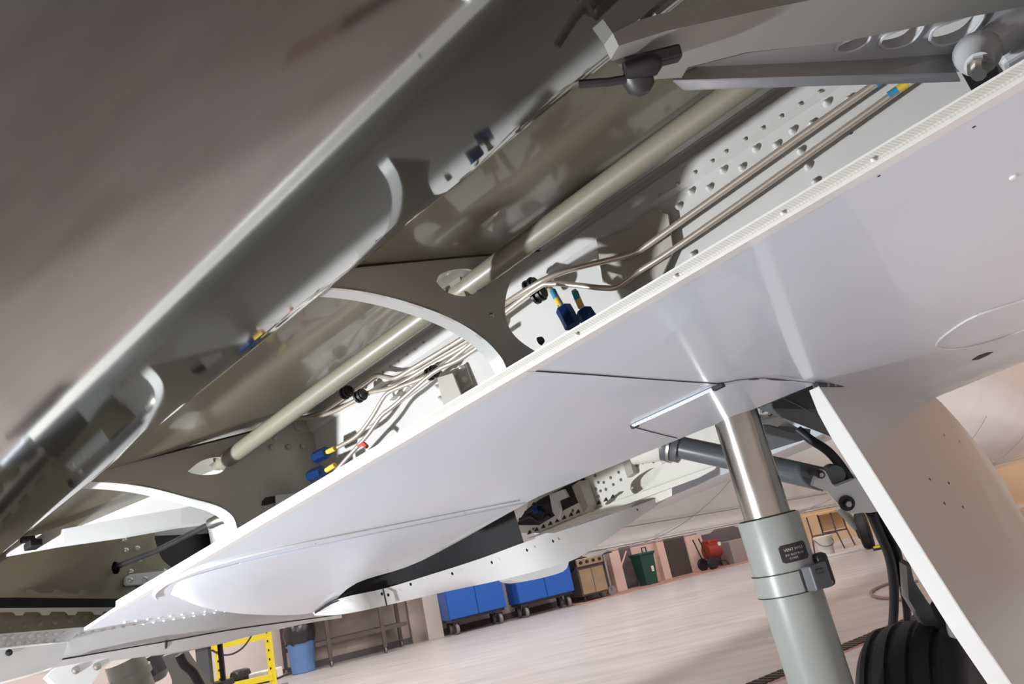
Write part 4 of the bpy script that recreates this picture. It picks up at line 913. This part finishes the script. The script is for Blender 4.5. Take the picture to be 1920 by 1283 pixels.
# brake hoses
HO = [[(1632, 960, 1.60), (1650, 1002, 1.64), (1668, 1045, 1.68), (1676, 1100, 1.73), (1675, 1160, 1.78), (1668, 1215, 1.83), (1655, 1262, 1.86)], [(1648, 965, 1.62), (1680, 1030, 1.68), (1692, 1090, 1.73), (1701, 1150, 1.79), (1700, 1200, 1.83), (1692, 1250, 1.88)]]
for h, r in zip(HO, (0.0105, 0.0090)): part('brake_hose', tube([atd(*p) for p in h], r, 12), 'hose_rubber', True)
part('hose_clip', lathe(atd(1699, 1104, 1.73), CR, [(-0.012, 0.004), (0.012, 0.004)], 8), 'bright_metal', parent=None)

# tyre
def tyre(center, axis, R, W, name, label=None, grooves=4, hub=0.5):
    axis = V(axis).normalized(); pr = [(-W * 0.42, R * hub), (-W * 0.46, R * 0.62), (-W * 0.5, R * 0.78), (-W * 0.46, R * 0.90), (-W * 0.38, R * 0.965)]
    n = grooves; xs = [-W * 0.30 + k * W * 0.60 / (n - 1) for k in range(n)] if n > 1 else []
    for x in xs:
        rr_ = R * (1 - 0.05 * (x / (W * 0.38)) ** 2)
        pr += [(x - W * 0.035, rr_), (x - W * 0.02, rr_ - R * 0.025), (x + W * 0.02, rr_ - R * 0.025), (x + W * 0.035, rr_)]
    pr += [(W * 0.38, R * 0.965), (W * 0.46, R * 0.90), (W * 0.5, R * 0.78), (W * 0.46, R * 0.62), (W * 0.42, R * hub)]
    ty = part(name, lathe(center, axis, pr, 72), 'rubber', True, label=label)
    part('wheel_hub', lathe(center, axis, [(-W * 0.40, 0.03), (-W * 0.40, R * 0.3), (-W * 0.44, R * 0.5), (-W * 0.42, R * 0.54), (W * 0.42, R * 0.54), (W * 0.44, R * 0.5), (W * 0.40, R * 0.3), (W * 0.40, 0.03)], 32), 'gear_grey', True, parent=ty)
    return ty
TC = wf(0.485, 1.82, 0); TC.z = 0.285
EH = V((E1.x, E1.y, 0)).normalized()
tyre(TC, EH, 0.285, 0.20, 'main_tyre', 'black ribbed main gear tyre')
part('axle_arm', tube([G1 + GA * 0.02, G1 + GA * 0.05 + E2 * 0.1, TC + EH * 0.12 - E2 * 0.02, TC], 0.035, 12), 'gear_grey', True)

# nose gear
nf = atz(1632, 1029, 0)
NX = V((FD.y, -FD.x, 0))
NC = V((nf.x, nf.y, 0.27))
tyre(NC, (NX + FD * 0.35), 0.27, 0.17, 'nose_tyre', 'black nose wheel tyre', 2)
part('nose_strut', lathe(NC, (-0.03, 0, 1), [(-0.02, 0.04), (0.3, 0.045), (0.3, 0.06), (0.95, 0.065)], 16), 'gear_grey', True)
part('nose_drag_rod', tube([atd(1572, 950, 11.7), atd(1604, 985, 11.8), atd(1622, 1006, 11.9)], 0.07, 10, False), 'gear_grey', True)
part('nose_rod_end', merge(lathe(atd(1612, 996, 11.7), (CR * 0.6 - CU * 0.8), [(-0.03, 0.05), (0.08, 0.08), (0.16, 0.05), (0.24, 0.07), (0.28, 0.03)], 10)), 'dark_metal', True)
ck = thing('wheel_chock', 'yellow-striped black wheel chock at the nose wheel', 'chock', atz(1638, 1030, 0) + V((0, -0.35, 0)), -0.3)
obj('wedge', loft([[(-.13, -.06, 0), (-.13, .06, 0), (-.13, .02, .06), (-.13, -.02, .06)], [(.13, -.06, 0), (.13, .06, 0), (.13, .02, .06), (.13, -.02, .06)]], True, True), 'black', ck)
obj('stripe', box((-0.02, -0.045, 0.045), 0.2, 0.02, 0.03), 'rack_yellow', ck)

# far main gear seen under the belly
fg = part('far_gear_leg', lathe(atd(232, 1236, 3.2), atd(268, 1330, 3.2) - atd(232, 1236, 3.2), [(0, 0.075), (0.06, 0.078), (0.06, 0.085), (0.09, 0.085), (0.09, 0.075), (0.3, 0.07)], 24), 'gear_grey', True, label='grey far-side gear leg under the belly')
part('far_gear_socket', lathe(atd(285, 1240, 3.35), atd(300, 1275, 3.35) - atd(285, 1240, 3.35), [(-0.03, 0.055), (0.05, 0.06), (0.085, 0.03)], 16), 'gear_dark', True, parent=fg)
part('far_gear_link', plate([[atd(x, y, 3.1) for x, y in sm2([(304, 1232), (325, 1226), (338, 1228), (352, 1248), (372, 1275), (392, 1310), (330, 1310), (322, 1275), (312, 1250)], 3)]], FW * 0.06), 'gear_grey', parent=fg)
part('far_gear_hose', tube([atd(336, 1228, 3.05), atd(345, 1246, 3.05), atd(362, 1262, 3.05), (atd(380, 1295, 3.05))], 0.018, 10), 'hose_rubber', True, parent=fg)
part('far_gear_bracket', plate([[atd(x, y, 3.25) for x, y in [(250, 1240), (262, 1236), (285, 1300), (240, 1300)]]], FW * 0.04), 'gear_grey', parent=fg)
